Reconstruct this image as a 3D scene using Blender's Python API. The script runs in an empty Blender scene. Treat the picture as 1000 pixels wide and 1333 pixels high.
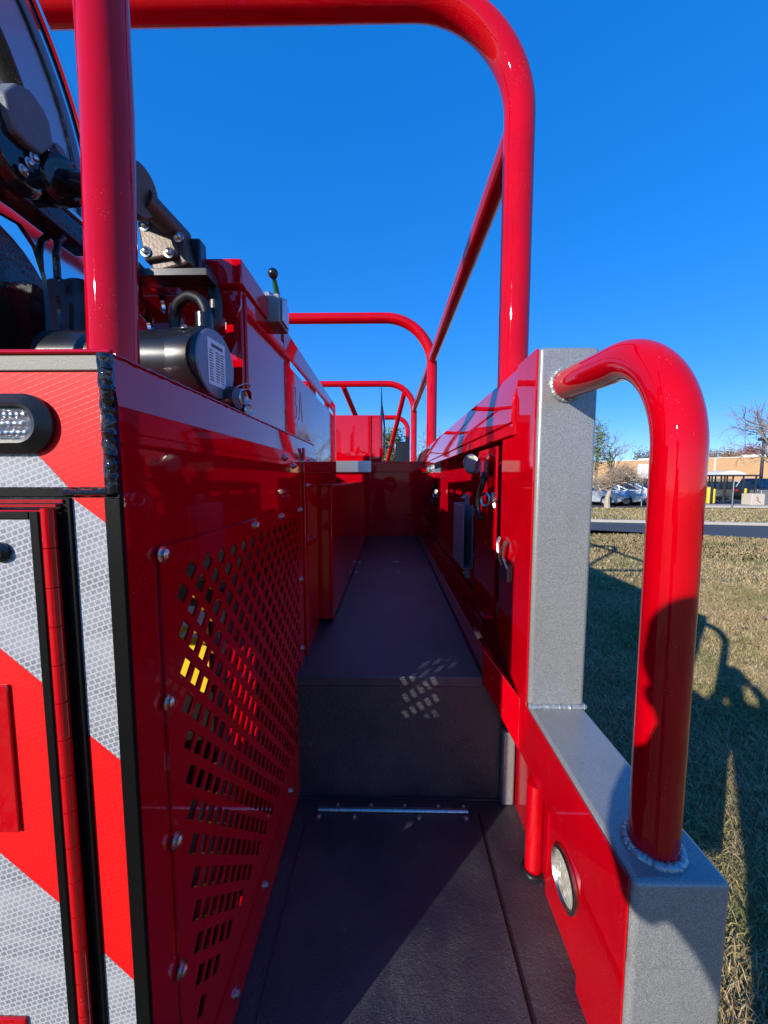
import bpy, bmesh, math, random
from mathutils import Vector, Matrix
import numpy as np
random.seed(7); RNG = np.random.default_rng(7)
R = math.radians
SC = bpy.context.scene; COL = SC.collection
CZ = 1.65                                   # lens height above the grass
# ------------------------------------------------------------------ camera
PITCH = math.atan(42.5/500); YAW = math.atan(8/500*math.cos(PITCH))
CR = (Matrix.Rotation(YAW, 3, 'Z') @ Matrix.Rotation(-PITCH, 3, 'X')) @ Matrix(((1,0,0),(0,0,-1),(0,1,0)))
cd = bpy.data.cameras.new('camera'); cam = bpy.data.objects.new('camera', cd); COL.objects.link(cam)
cam.location = (0, 0, CZ); cam.rotation_euler = CR.to_euler()
cd.sensor_fit = 'HORIZONTAL'; cd.sensor_width = 36; cd.lens = 18; cd.clip_start = .01; cd.clip_end = 2000
SC.camera = cam
def P(u, v, ax, val):
    """point of the truck (lens-relative metres) where a photo pixel meets the plane ax=val"""
    d = CR @ Vector(((u-500)/500, -(v-666.5)/500, -1)); i = 'xyz'.index(ax)
    return d*(val/d[i])
# ------------------------------------------------------------------ world and sun
AZ, EL = R(42.5), R(21.2)                   # light travels toward +x+y
w = bpy.data.worlds.new('World'); SC.world = w; w.use_nodes = True
nt = w.node_tree; nt.nodes.clear()
sky = nt.nodes.new('ShaderNodeTexSky'); sky.sky_type = 'NISHITA'; sky.sun_disc = False
sky.sun_elevation = EL; sky.sun_rotation = AZ+math.pi; sky.altitude = 0; sky.air_density = .6; sky.dust_density = 0; sky.ozone_density = 6
hs = nt.nodes.new('ShaderNodeHueSaturation'); hs.inputs['Saturation'].default_value = 1.84; hs.inputs['Hue'].default_value = .520; hs.inputs['Value'].default_value = 1.95
bg = nt.nodes.new('ShaderNodeBackground'); bg.inputs['Strength'].default_value = .15
wo = nt.nodes.new('ShaderNodeOutputWorld')
gm = nt.nodes.new('ShaderNodeGamma'); gm.inputs['Gamma'].default_value = .42; nt.links.new(sky.outputs[0], gm.inputs['Color']); nt.links.new(gm.outputs[0], hs.inputs['Color']); nt.links.new(hs.outputs[0], bg.inputs['Color']); nt.links.new(bg.outputs[0], wo.inputs['Surface'])
ld = bpy.data.lights.new('sun', 'SUN'); ld.energy = 3.0; ld.angle = R(.5); ld.color = (1, .93, .82)
sun = bpy.data.objects.new('sun', ld); COL.objects.link(sun)
sd = Vector((math.sin(AZ)*math.cos(EL), math.cos(AZ)*math.cos(EL), -math.sin(EL)))
sun.rotation_euler = sd.to_track_quat('-Z', 'Y').to_euler(); sun.location = (-5, -5, 6)
SC.view_settings.view_transform = 'Standard'; SC.view_settings.look = 'None'; SC.view_settings.exposure = 1.04; SC.view_settings.gamma = 1
SC.cycles.max_bounces = 10; SC.cycles.glossy_bounces = 6
# ------------------------------------------------------------------ materials
def mat(name, col, rough=.5, metal=0, coat=0, coatr=.03, spec=.5):
    m = bpy.data.materials.new(name); m.use_nodes = True; b = m.node_tree.nodes['Principled BSDF']
    b.inputs['Base Color'].default_value = (*col, 1); b.inputs['Roughness'].default_value = rough; b.inputs['Metallic'].default_value = metal
    b.inputs['Coat Weight'].default_value = coat; b.inputs['Coat Roughness'].default_value = coatr; b.inputs['Specular IOR Level'].default_value = spec
    return m, m.node_tree, b
def N(t, typ, **k):
    n = t.nodes.new(typ)
    for a, v in k.items():
        if a in n.inputs.keys(): n.inputs[a].default_value = v
        else: setattr(n, a, v)
    return n
def coords(t, scale=(1,1,1), rot=(0,0,0)):
    c = N(t, 'ShaderNodeTexCoord'); mp = N(t, 'ShaderNodeMapping'); mp.inputs['Scale'].default_value = scale; mp.inputs['Rotation'].default_value = rot
    t.links.new(c.outputs['Object'], mp.inputs[0]); return mp.outputs[0]
def noise(t, vec, scale, detail=4, rough=.5):
    n = N(t, 'ShaderNodeTexNoise'); n.inputs['Scale'].default_value = scale; n.inputs['Detail'].default_value = detail; n.inputs['Roughness'].default_value = rough
    t.links.new(vec, n.inputs['Vector']); return n.outputs['Fac']
def ramp(t, fac, stops):
    r = N(t, 'ShaderNodeValToRGB'); e = r.color_ramp.elements
    while len(e) < len(stops): e.new(.5)
    for k, (p, c) in enumerate(stops): e[k].position = p; e[k].color = (*c, 1) if len(c) == 3 else c
    t.links.new(fac, r.inputs[0]); return r.outputs[0]
def bump(t, b, h, strength, dist, coat=True):
    n = N(t, 'ShaderNodeBump'); n.inputs['Strength'].default_value = strength; n.inputs['Distance'].default_value = dist
    t.links.new(h, n.inputs['Height']); t.links.new(n.outputs[0], b.inputs['Normal'])
    if coat: t.links.new(n.outputs[0], b.inputs['Coat Normal'])
def mixc(t, fac, a, b_):
    n = N(t, 'ShaderNodeMix', data_type='RGBA')
    if isinstance(fac, float): n.inputs[0].default_value = fac
    else: t.links.new(fac, n.inputs[0])
    for s, i in ((a, 6), (b_, 7)):
        if isinstance(s, tuple): n.inputs[i].default_value = (*s, 1)
        else: t.links.new(s, n.inputs[i])
    return n.outputs[2]
M = {}
def paint(name, col, peel=.012, rough=.35):
    m, t, b = mat(name, col, rough, 0, 1, .02, .0); b.inputs['Coat IOR'].default_value = 1.6
    v = coords(t); h = noise(t, v, 120, 2)
    h2 = noise(t, v, 9, 3)
    bump(t, b, h, peel, .002)
    c = mixc(t, ramp(t, h2, [(.35, (0,0,0)), (.7, (1,1,1))]), tuple(x*.9 for x in col), tuple(min(1, x*1.05) for x in col))
    t.links.new(c, b.inputs['Base Color'])
    # handling marks: patchy coat roughness
    s = noise(t, v, 35, 6, .7); rr = ramp(t, s, [(.5, (.02,)*3), (.75, (.09,)*3)]); t.links.new(rr, b.inputs['Coat Roughness'])
    # dust grains and fine rub marks
    g = noise(t, v, 520, 1, .5); g2 = noise(t, v, 14, 4, .6); gm_ = N(t, 'ShaderNodeMath', operation='MULTIPLY'); t.links.new(ramp(t, g, [(.70, (0,0,0)), (.76, (1,1,1))]), gm_.inputs[0]); t.links.new(ramp(t, g2, [(.5, (0,0,0)), (.7, (.5,.5,.5))]), gm_.inputs[1])
    sc = noise(t, coords(t, (40, 3, 220), (.5,.2,.9)), 1, 3, .6); sm_ = N(t, 'ShaderNodeMath', operation='MULTIPLY'); t.links.new(ramp(t, sc, [(.72, (0,0,0)), (.78, (.35,.35,.35))]), sm_.inputs[0]); t.links.new(ramp(t, g2, [(.45, (0,0,0)), (.6, (1,1,1))]), sm_.inputs[1])
    c = mixc(t, gm_.outputs[0], c, (.55,.40,.38)); c = mixc(t, sm_.outputs[0], c, (.62,.20,.22)); t.links.new(c, b.inputs['Base Color'])
    return m
M['red'] = paint('red_paint', (.50, .0, .006))
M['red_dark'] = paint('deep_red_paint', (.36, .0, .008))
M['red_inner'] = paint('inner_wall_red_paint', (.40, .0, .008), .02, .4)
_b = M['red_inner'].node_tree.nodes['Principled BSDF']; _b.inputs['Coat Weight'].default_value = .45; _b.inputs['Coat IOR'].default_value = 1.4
M['red_tube'] = paint('tube_red_paint', (.50, .0, .006), .02)
M['red_tube'].node_tree.nodes['Principled BSDF'].inputs['Coat IOR'].default_value = 1.42
M['black_paint'] = paint('black_gloss_paint', (.012, .012, .014), .3)
m, t, b = mat('speckled_grey_coating', (.3,.31,.31), .4, .25, .6, .10)
v = coords(t); n1 = noise(t, v, 1100, 2, .6); c = ramp(t, n1, [(.36, (.13,.135,.14)), (.5, (.25,.26,.26)), (.64, (.42,.42,.41))]); dn_ = noise(t, coords(t, (1,1,.45)), 11, 6, .7); c = mixc(t, ramp(t, dn_, [(.5,(0,0,0)),(.75,(.55,.55,.55))]), c, (.20,.185,.165)); sk_ = noise(t, coords(t, (30,120,30), (.3,.2,.5)), 1, 4, .7); c = mixc(t, ramp(t, sk_, [(.70,(0,0,0)),(.74,(.7,.7,.7))]), c, (.05,.05,.05))
t.links.new(c, b.inputs['Base Color']); bump(t, b, n1, .25, .0006); M['grey'] = m
m, t, b = mat('bedliner', (.02,.02,.022), .5, 0, .0, .1, 1.0)
v = coords(t); n1 = noise(t, v, 420, 3, .6); n2 = noise(t, v, 6, 5, .65); vs = coords(t, (90, 8, 90), (0,0,.6)); n3 = noise(t, vs, 1.2, 4, .7)
base = mixc(t, ramp(t, n2, [(.4,(0,0,0)),(.7,(1,1,1))]), (.012,.014,.024), (.032,.033,.038))
base = mixc(t, ramp(t, n3, [(.60,(0,0,0)),(.8,(.6,.6,.6))]), base, (.09,.09,.09))
sf = noise(t, coords(t, (14, 60, 14), (0,0,-.5)), 1.5, 5, .75); base = mixc(t, ramp(t, sf, [(.62,(0,0,0)),(.72,(.5,.5,.5))]), base, (.10,.10,.095))
base = mixc(t, ramp(t, noise(t, v, 900, 1), [(.66,(0,0,0)),(.74,(.5,.5,.5))]), base, (.10,.10,.10))
t.links.new(base, b.inputs['Base Color']); t.links.new(ramp(t, n2, [(.3,(.27,)*3),(.75,(.45,)*3)]), b.inputs['Roughness'])
bump(t, b, n1, .55, .0012); M['liner'] = m
t_ = t; n5 = noise(t, v, 150, 4, .7); ad = N(t, 'ShaderNodeMath', operation='ADD'); t.links.new(n1, ad.inputs[0]); t.links.new(n5, ad.inputs[1]); bump(t, b, ad.outputs[0], .7, .0022)
dp = noise(t, v, 3.2, 6, .75); dst = noise(t, v, 300, 2, .8); dm = N(t, 'ShaderNodeMath', operation='MULTIPLY'); t.links.new(ramp(t, dp, [(.45,(0,0,0)),(.68,(.75,.75,.75))]), dm.inputs[0]); t.links.new(ramp(t, dst, [(.42,(0,0,0)),(.72,(1,1,1))]), dm.inputs[1])
t.links.new(mixc(t, dm.outputs[0], base, (.11,.105,.10)), b.inputs['Base Color'])
def plain(key, name, col, rough=.5, metal=0, coat=0, bs=0, bstr=.2, bd=.001, spec=.5, coatr=.03):
    m, t, b = mat(name, col, rough, metal, coat, coatr, spec)
    v = coords(t); n = noise(t, v, bs or 40, 4, .6)
    c = mixc(t, n, tuple(x*.8 for x in col), tuple(min(1, x*1.15) for x in col)); t.links.new(c, b.inputs['Base Color'])
    if bs: bump(t, b, n, bstr, bd)
    M[key] = m; return m
plain('rubber', 'black_rubber', (.008,.008,.009), .38, 0, 0, 300, .3)
plain('plastic', 'black_plastic', (.010,.010,.012), .28, 0, .3, 500, .1)
plain('cast', 'dark_cast_metal', (.24,.235,.235), .42, .45, 0, 240, .4)
plain('steel', 'zinc_steel', (.55,.54,.52), .28, 1, 0, 150, .08)
plain('zinc', 'dull_zinc_grey', (.42,.43,.45), .42, .5, 0, 90, .15)
plain('brownish', 'tarnished_bronze_casting', (.095,.072,.06), .42, .45, 0, 200, .4)
plain('trim', 'matt_black_edge_tape', (.003,.003,.003), .55, 0, 0, 200, .2, .0006, .12)
plain('cream', 'speckled_cream_trim', (.26,.24,.19), .6, 0, 0, 500, .5)
plain('pawl', 'weathered_cast_grey', (.12,.135,.16), .6, .1, 0, 60, .5, .003)
plain('chrome', 'polished_steel', (.62,.64,.68), .06, 1, 0, 6, .04, .004)
plain('alloy', 'bright_aluminium', (.62,.62,.60), .33, 1, 0, 120, .15)
plain('weld_silver', 'silver_painted_weld', (.36,.38,.40), .35, .5, .4, 200, .3)
plain('green', 'green_lever_paint', (.01,.11,.035), .35, 0, .5)
plain('glass_lamp', 'clear_lamp_lens', (.30,.30,.29), .08, .8, 1, 380, 1, .003)
plain('lens_pale', 'pale_clear_lens', (.50,.49,.42), .3, 0, 1, 260, 1, .004)
plain('label_white', 'white_label', (.72,.74,.76), .35)
plain('label_ink', 'label_ink', (.12,.06,.08), .5)
plain('yellow', 'yellow_label', (.75,.52,.02), .35)
plain('seam', 'black_sealant', (.006,.006,.006), .6)
plain('scribe', 'engraving_glint', (.62,.42,.50), .3, 0, .5)  # pale tint stands in for reflections off the engraved letters
def sheet(key, name, cell, line, scale, rough=.6, metal=.0, rot=.35):
    m, t, b = mat(name, cell, rough, metal, .15, .2, .25)
    v = coords(t, (1,1,1), (math.pi/2, 0, 0)); mp = N(t, 'ShaderNodeMapping'); mp.inputs['Rotation'].default_value = (0,0,rot); t.links.new(v, mp.inputs[0])
    br = N(t, 'ShaderNodeTexBrick'); br.inputs['Scale'].default_value = scale; br.inputs['Mortar Size'].default_value = .075; br.inputs['Mortar Smooth'].default_value = .3
    br.inputs['Brick Width'].default_value = .62; br.inputs['Row Height'].default_value = .5; br.inputs['Bias'].default_value = .1
    br.inputs['Color1'].default_value = (*cell, 1); br.inputs['Color2'].default_value = (*[x*1.3 for x in cell], 1); br.inputs['Mortar'].default_value = (*line, 1)
    t.links.new(mp.outputs[0], br.inputs['Vector'])
    n = noise(t, coords(t, (3,3,14), (0,.6,0)), 3, 3); c = mixc(t, ramp(t, n, [(.4,(0,0,0)),(.7,(.5,.5,.5))]), br.outputs['Color'], line); t.links.new(c, b.inputs['Base Color'])
    bump(t, b, br.outputs['Fac'], .15, .0005)
    M[key] = m
sheet('refl_white', 'silver_reflective_sheet', (.17,.18,.20), (.44,.45,.47), 98)
sheet('refl_red', 'red_reflective_sheet', (.66,.001,.003), (.78,.004,.005), 98)
# ------------------------------------------------------------------ mesh helpers
def nb(): return bmesh.new()
def box(bm, x0, x1, y0, y1, z0, z1, rot=None, piv=None):
    vs = [bm.verts.new((x, y, z)) for x in (x0, x1) for y in (y0, y1) for z in (z0, z1)]
    for f in ((0,1,3,2),(4,6,7,5),(0,4,5,1),(2,3,7,6),(0,2,6,4),(1,5,7,3)): bm.faces.new([vs[i] for i in f])
    if rot is not None:
        c = Vector(piv) if piv else Vector(((x0+x1)/2, (y0+y1)/2, (z0+z1)/2))
        bmesh.ops.rotate(bm, cent=c, matrix=rot, verts=vs)
    return vs
def prism(bm, poly, ax, a, b_):
    """polygon in the two other axes (order x,y,z without ax), extruded a..b"""
    i = 'xyz'.index(ax)
    def mk(p, s): q = list(p); q.insert(i, s); return q
    A = [bm.verts.new(mk(p, a)) for p in poly]; B = [bm.verts.new(mk(p, b_)) for p in poly]; n = len(poly)
    bm.faces.new(A); bm.faces.new(B[::-1])
    for k in range(n): bm.faces.new((A[k], B[k], B[(k+1) % n], A[(k+1) % n]))
def fillet(pts, rad, seg=10):
    pts = [Vector(p) for p in pts]; out = [pts[0]]
    for k in range(1, len(pts)-1):
        p = pts[k]; a = (pts[k-1]-p); c = (pts[k+1]-p); an = a.angle(c); rr = rad[k-1] if isinstance(rad, (list, tuple)) else rad
        tl = min(rr/math.tan(an/2), a.length*.98, c.length*.98); r2 = tl*math.tan(an/2); a.normalize(); c.normalize()
        cen = p+(a+c).normalized()*(r2/math.sin(an/2)); s = p+a*tl-cen; e = p+c*tl-cen; tot = s.angle(e)
        axs = s.cross(e).normalized()
        for j in range(seg+1): out.append(cen+Matrix.Rotation(tot*j/seg, 3, axs) @ s)
    out.append(pts[-1]); return out
def tube(bm, pts, r, seg=20, caps=True, closed=False):
    pts = [Vector(p) for p in pts]; n = len(pts); rs = r if isinstance(r, (list, tuple)) else [r]*n
    rings = []; up = None
    for i, p in enumerate(pts):
        if closed: tdir = (pts[(i+1) % n]-pts[i-1]).normalized()
        else: tdir = (pts[min(i+1, n-1)]-pts[max(i-1, 0)]).normalized()
        if up is None:
            up = Vector((0,0,1)) if abs(tdir.z) < .9 else Vector((1,0,0))
        up = (up-tdir*up.dot(tdir)).normalized(); sd_ = tdir.cross(up)
        rings.append([bm.verts.new(p+(up*math.cos(2*math.pi*k/seg)+sd_*math.sin(2*math.pi*k/seg))*rs[i]) for k in range(seg)])
    m_ = n if closed else n-1
    for i in range(m_):
        a, b_ = rings[i], rings[(i+1) % n]
        for k in range(seg): bm.faces.new((a[k], a[(k+1) % seg], b_[(k+1) % seg], b_[k]))
    if caps and not closed: bm.faces.new(rings[0][::-1]); bm.faces.new(rings[-1])
def lathe(bm, prof, cen, axis, seg=32):
    """prof: (r, along) pairs"""
    a = Vector(axis).normalized(); u = a.orthogonal().normalized(); v = a.cross(u); cen = Vector(cen); rings = []
    for r_, h in prof:
        if r_ < 1e-6: rings.append([bm.verts.new(cen+a*h)])
        else: rings.append([bm.verts.new(cen+a*h+(u*math.cos(2*math.pi*k/seg)+v*math.sin(2*math.pi*k/seg))*r_) for k in range(seg)])
    for A, B in zip(rings, rings[1:]):
        for k in range(seg):
            a0, a1, b0, b1 = A[k % len(A)], A[(k+1) % len(A)], B[k % len(B)], B[(k+1) % len(B)]
            q = []
            for x in (a0, a1, b1, b0):
                if x not in q: q.append(x)
            if len(q) > 2: bm.faces.new(q)
def ring_line(bm, pts, r, jit=.25, step=.0035, closed=False, seg=8):
    """a weld bead: an uneven rope laid along a path"""
    pts = [Vector(p) for p in pts]
    if closed: pts = pts+[pts[0]]
    out = []
    for a, c in zip(pts, pts[1:]):
        n = max(1, int((c-a).length/step))
        for k in range(n): out.append(a.lerp(c, k/n))
    if not closed: out.append(pts[-1])
    rs = [r*(1+jit*.45*math.sin(i*1.57)+jit*.5*random.uniform(-1, 1)) for i in range(len(out))]
    tube(bm, [p+Vector([random.uniform(-1,1)*r*.14 for _ in range(3)]) for p in out], rs, seg, True, closed)
def holes(name, outer, inner, ax, a, b_):
    """plate with openings: 2-D outlines in the plane across ax, thickness a..b -> mesh"""
    cu = bpy.data.curves.new('outline', 'CURVE'); cu.dimensions = '2D'; cu.fill_mode = 'BOTH'; cu.extrude = abs(b_-a)/2
    for poly in [outer]+inner:
        s = cu.splines.new('POLY'); s.points.add(len(poly)-1)
        for k, p in enumerate(poly): s.points[k].co = (p[0], p[1], 0, 1)
        s.use_cyclic_u = True
    o = bpy.data.objects.new('outline', cu); COL.objects.link(o); dg = bpy.context.evaluated_depsgraph_get(); dg.update()
    me = bpy.data.meshes.new_from_object(o.evaluated_get(dg)); bpy.data.objects.remove(o); bpy.data.curves.remove(cu)
    mid = (a+b_)/2
    if ax == 'x': X = Matrix(((0,0,1,mid),(1,0,0,0),(0,1,0,0),(0,0,0,1)))     # (p0,p1)->(y,z)
    elif ax == 'y': X = Matrix(((1,0,0,0),(0,0,-1,mid),(0,1,0,0),(0,0,0,1)))
    else: X = Matrix.Translation((0,0,mid))
    me.transform(X); bm = nb(); bm.from_mesh(me); bpy.data.meshes.remove(me); return bm
def rrect(x0, x1, y0, y1, r, seg=8):
    o = []
    for cx, cy, s in ((x1-r, y1-r, 0), (x0+r, y1-r, 1), (x0+r, y0+r, 2), (x1-r, y0+r, 3)):
        for k in range(seg+1):
            an = (s+k/seg)*math.pi/2; o.append((cx+r*math.cos(an), cy+r*math.sin(an)))
    return o
def circ(cx, cy, r, n=40, sq=1): return [(cx+r*math.cos(2*math.pi*k/n), cy+sq*r*math.sin(2*math.pi*k/n)) for k in range(n)]
def obj(name, bm, m, parent=None, bevel=0, z=CZ, smooth=True, seg=2, ang=35):
    me = bpy.data.meshes.new(name); bmesh.ops.recalc_face_normals(bm, faces=bm.faces[:])
    if z: bmesh.ops.translate(bm, vec=(0,0,z), verts=bm.verts[:])
    # origin at the piece's own middle
    xs = [v.co for v in bm.verts]; c = Vector([(min(p[i] for p in xs)+max(p[i] for p in xs))/2 for i in range(3)])
    keep_tex = Matrix.Translation(-c); bm.transform(keep_tex)
    bm.to_mesh(me); bm.free()
    if smooth:
        me.polygons.foreach_set('use_smooth', [True]*len(me.polygons)); me.set_sharp_from_angle(angle=R(ang))
    me.materials.append(M[m] if isinstance(m, str) else m)
    o = bpy.data.objects.new(name, me); COL.objects.link(o); o.location = c
    if parent: 
        o.parent = parent; o.matrix_parent_inverse = Matrix.Translation(-world_loc(parent))
    if bevel:
        bv = o.modifiers.new('bevel', 'BEVEL'); bv.width = bevel; bv.segments = seg; bv.limit_method = 'ANGLE'; bv.angle_limit = R(40); bv.harden_normals = False
    return o
def world_loc(o):
    # every parent is only translated, so world position is the sum down the chain
    if o.parent: return world_loc(o.parent)+o.matrix_parent_inverse.translation+o.location
    return Vector(o.location)
def thing(name, label, cat, loc=(0,0,0), group=None):
    o = bpy.data.objects.new(name, None); COL.objects.link(o); o.location = loc; o.empty_display_size = .2; return tag(o, label, cat, group)
def tag(o, label, cat, group=None):
    o['label'] = label; o['category'] = cat
    if group: o['group'] = group
    return o
def kind(o, k='structure', label=None, cat=None):
    o['kind'] = k
    if label: o['label'] = label
    if cat: o['category'] = cat
    return o
def lab(o, s): o['label'] = s; return o
def bx(name, m, parent, x0, x1, y0, y1, z0, z1, bevel=0, **k):
    bm = nb(); box(bm, x0, x1, y0, y1, z0, z1); return obj(name, bm, m, parent, bevel, **k)
def tb(name, m, parent, pts, r, seg=24, **k):
    bm = nb(); tube(bm, pts, r, seg); return obj(name, bm, m, parent, **k)
def bolt(parent, p, axis, r=.006, name='bolt', m='steel'):
    bm = nb(); lathe(bm, [(0,0),(r*1.7,0),(r*1.7,r*.25),(r*1.1,r*.4),(r*1.1,r*1.0),(r*.6,r*1.35),(0,r*1.4)], p, axis, 12); return obj(name, bm, m, parent)
# ================================================================== THE TRUCK
TR = thing('fire_truck', 'red brush fire truck with tubular roll bars and a narrow black walkway', 'fire truck', (-.8, 2.6, 0))
ZF, ZR, YR = -.874, -.521, .985            # lower deck, raised deck, riser
# ---- walkway
fl = bx('walkway_floor', 'liner', TR, -.252, .345, .37, 1.0, ZF-.03, ZF)
lab(fl, 'black textured lower step floor with a hinged hatch')
ht = bx('hatch', 'liner', fl, -.216, .2285, .405, .935, ZF, ZF+.004, .0015)
bx('seam', 'seam', fl, .2285, .2365, .37, .94, ZF-.002, ZF+.0008)
bm = nb(); 
for k in range(14):
    x0 = -.188+k*.0281; tube(bm, [(x0, .938, ZF+.0075), (x0+.027, .938, ZF+.0075)], .0055, 12)
box(bm, -.188, .2045, .938, .955, ZF+.0003, ZF+.0025); hg = obj('hinge', bm, 'steel', fl)
for k, x in enumerate((-.184, -.092, .075, .197)):
    bolt(fl, (x, .921, ZF+.004), (0,0,1), .0042)
for x in (-.14, -.05, .04, .13, .197): bolt(fl, (x, .962, ZF+.0005), (0,0,1), .0035)
rs = bx('step_riser', 'liner', TR, -.256, .300, YR, YR+.02, ZF, ZR-.001, .004)
lab(rs, 'black vertical riser between the lower and the raised deck')
up = bx('raised_floor', 'liner', TR, -.30, .247, YR-.006, 3.5, ZR-.03, ZR, .004)
for u, v in ((468,732),(516,732),(463,745),(519,745)): bolt(up, P(u, v, 'z', ZR), (0,0,1), .006)
bx('kick_strip', 'grey', TR, .3005, .334, YR-.02, YR+.01, ZF, -.667, .006)
bm = nb(); ring_line(bm, [(-.25, YR-.001, ZF+.001), (.33, YR-.001, ZF+.001)], .004, .12, .02); obj('sealant_bead', bm, 'rubber', TR)
# ---- end wall
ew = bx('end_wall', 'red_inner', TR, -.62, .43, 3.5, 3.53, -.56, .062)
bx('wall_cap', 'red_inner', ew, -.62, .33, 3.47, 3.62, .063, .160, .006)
bm = nb(); box(bm, -.52, -.173, 3.462, 3.4695, .066, .165)
for i in range(26):
    for j in range(8):
        cx, cz = -.512+i*.0135, .072+j*.0123; a = R(45 if (i+j) % 2 else -45)
        box(bm, cx-.006, cx+.006, 3.4595, 3.4621, cz-.0017, cz+.0017, Matrix.Rotation(a, 3, 'Y'))
tp = obj('tread_plate', bm, 'alloy', TR)
rb = bx('front_cabinet', 'red', TR, -.62, -.068, 3.52, 4.2, .161, .578, .03, seg=4)
bx('panel_edge', 'red', rb, -.62, -.173, 3.508, 3.519, .166, .574, .002)
lab(rb, 'bright red sunlit cabinet above the far end wall')
# ---- right side: beam, posts, rail, wall
XB0, XB1 = .322, .449
be = bx('side_beam', 'grey', TR, XB0, XB1, .466, .985, -.66, -.527, .008, seg=3)
lab(be, 'grey speckled square beam carrying the grab handle')
bx('red_side_plate', 'red', be, .3185, .3215, .474, 1.45, -.664, -.531, .001)
ep = bx('end_post', 'grey', TR, XB0, XB1, .4665, .593, -1.05, -.5275, .008, seg=3)
bx('red_side_plate', 'red', ep, .3185, .3215, .474, .592, -1.05, -.6645, .001)
po = bx('corner_post', 'grey', TR, XB0, XB1, .855, .985, -.5265, .283, .008, seg=3)
lab(po, 'tall grey speckled square post with a red inner side')
bm = nb(); prism(bm, [(.862,.282),(.985,.282),(.985,.142),(1.10,.142),(1.10,-.56),(.862,-.56)], 'x', .3165, .3215); obj('red_side_plate', bm, 'red', po, .001)
bm = nb(); ring_line(bm, [(XB0, .853, -.5245), (XB1, .853, -.5245)], .0055, .25, .0028)
ring_line(bm, [(XB1+.001, .853, -.5245), (XB1+.001, .985, -.5245)], .005, .25, .0028); obj('weld_bead', bm, 'weld_silver', po)
# grab handle
HX, HY, HZ, HR = .381, .519, .192, .0315
pth = fillet([(HX, .856, HZ+.012), (HX, .70, HZ+.004), (HX, HY, HZ-.004), (HX, HY, -.528)], [.3, .16], 22)
gh = tb('grab_handle', 'red_tube', TR, pth, HR, 48); lab(gh, 'thick bright red bent grab handle welded on the grey beam')
bm = nb(); ring_line(bm, [(HX+math.cos(a*.2513)*(HR+.003), HY+math.sin(a*.2513)*(HR+.003), -.5265) for a in range(25)], .0068, .16, .0016, True, 10); obj('weld_bead', bm, 'weld_silver', gh)
bm = nb(); ring_line(bm, [(HX+math.cos(a*.2513)*(HR+.002), .8535, HZ+.012+math.sin(a*.2513)*(HR+.002)) for a in range(25)], .0055, .16, .0016, True, 10); obj('weld_bead', bm, 'weld_silver', gh)
# light panel under the beam + small vertical tube
lp = bx('light_panel', 'red', TR, .330, .336, .594, .752, -.95, -.672, .003)
bm = nb(); cen = (.3285, .662, -.742)
lathe(bm, [(.050,.0),(.050,.006),(.044,.008),(.041,.002)], cen, (-1,0,0), 40); lt = obj('round_light', bm, 'steel', lp)
bm = nb(); lathe(bm, [(.041,.0),(.041,.003),(.03,.006),(.0,.0075)], cen, (-1,0,0), 40); ln = obj('lens', bm, 'lens_pale', lt)
bm = nb()
for k in range(6):
    a = k*math.pi/3; lathe(bm, [(.006,.0065),(.005,.008),(0,.009)], (cen[0], cen[1]+.021*math.cos(a), cen[2]+.021*math.sin(a)), (-1,0,0), 12)
obj('lamp_element', bm, 'lens_pale', lt)
vt = tb('support_tube', 'red', TR, [(.322, .797, ZF), (.322, .797, -.665)], .0185, 28)
bm = nb(); ring_line(bm, [(.322+math.cos(a*.3142)*.022, .797+math.sin(a*.3142)*.022, ZF+.003) for a in range(20)], .005, .2, .004, True); obj('sealant_ring', bm, 'rubber', vt)
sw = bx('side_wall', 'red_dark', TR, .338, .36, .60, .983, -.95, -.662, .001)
# ledge and back wall along the raised deck
bm = nb(); sec = [(.245,-.445),(.3165,-.530),(.3995,-.530),(.3995,-.66),(.3165,-.664),(.245,-.535)]; ny = [.978,.895,.99,.99,.895,.978]
rg = [[bm.verts.new((x, y, z)) for (x, z), y in zip(sec, ny)], [bm.verts.new((x, 3.5, z)) for x, z in sec]]
for k in range(6): bm.faces.new((rg[0][k], rg[0][(k+1) % 6], rg[1][(k+1) % 6], rg[1][k]))
bm.faces.new([rg[0][k] for k in (0, 1, 4, 5)]); bm.faces.new([rg[0][k] for k in (1, 2, 3, 4)]); bm.faces.new(rg[1][::-1]); lg = obj('side_ledge', bm, 'red', TR, .003); lab(lg, 'glossy red ledge along the right side of the raised deck')
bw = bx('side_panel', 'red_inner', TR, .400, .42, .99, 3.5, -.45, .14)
lab(bw, 'dark red inner side panel above the ledge')
# rail: bent section
prof = [(.332,.287),(.308,.200),(.305,.143),(.311,.143),(.309,.112),(.34,.112),(.40,.128),(.42,.128),(.42,.287)]
bm = nb(); prism(bm, prof, 'y', .99, 4.45); rl = obj('top_rail', bm, 'red', TR, .004)
lab(rl, 'red bent steel top rail with a sloping upper face')
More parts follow.
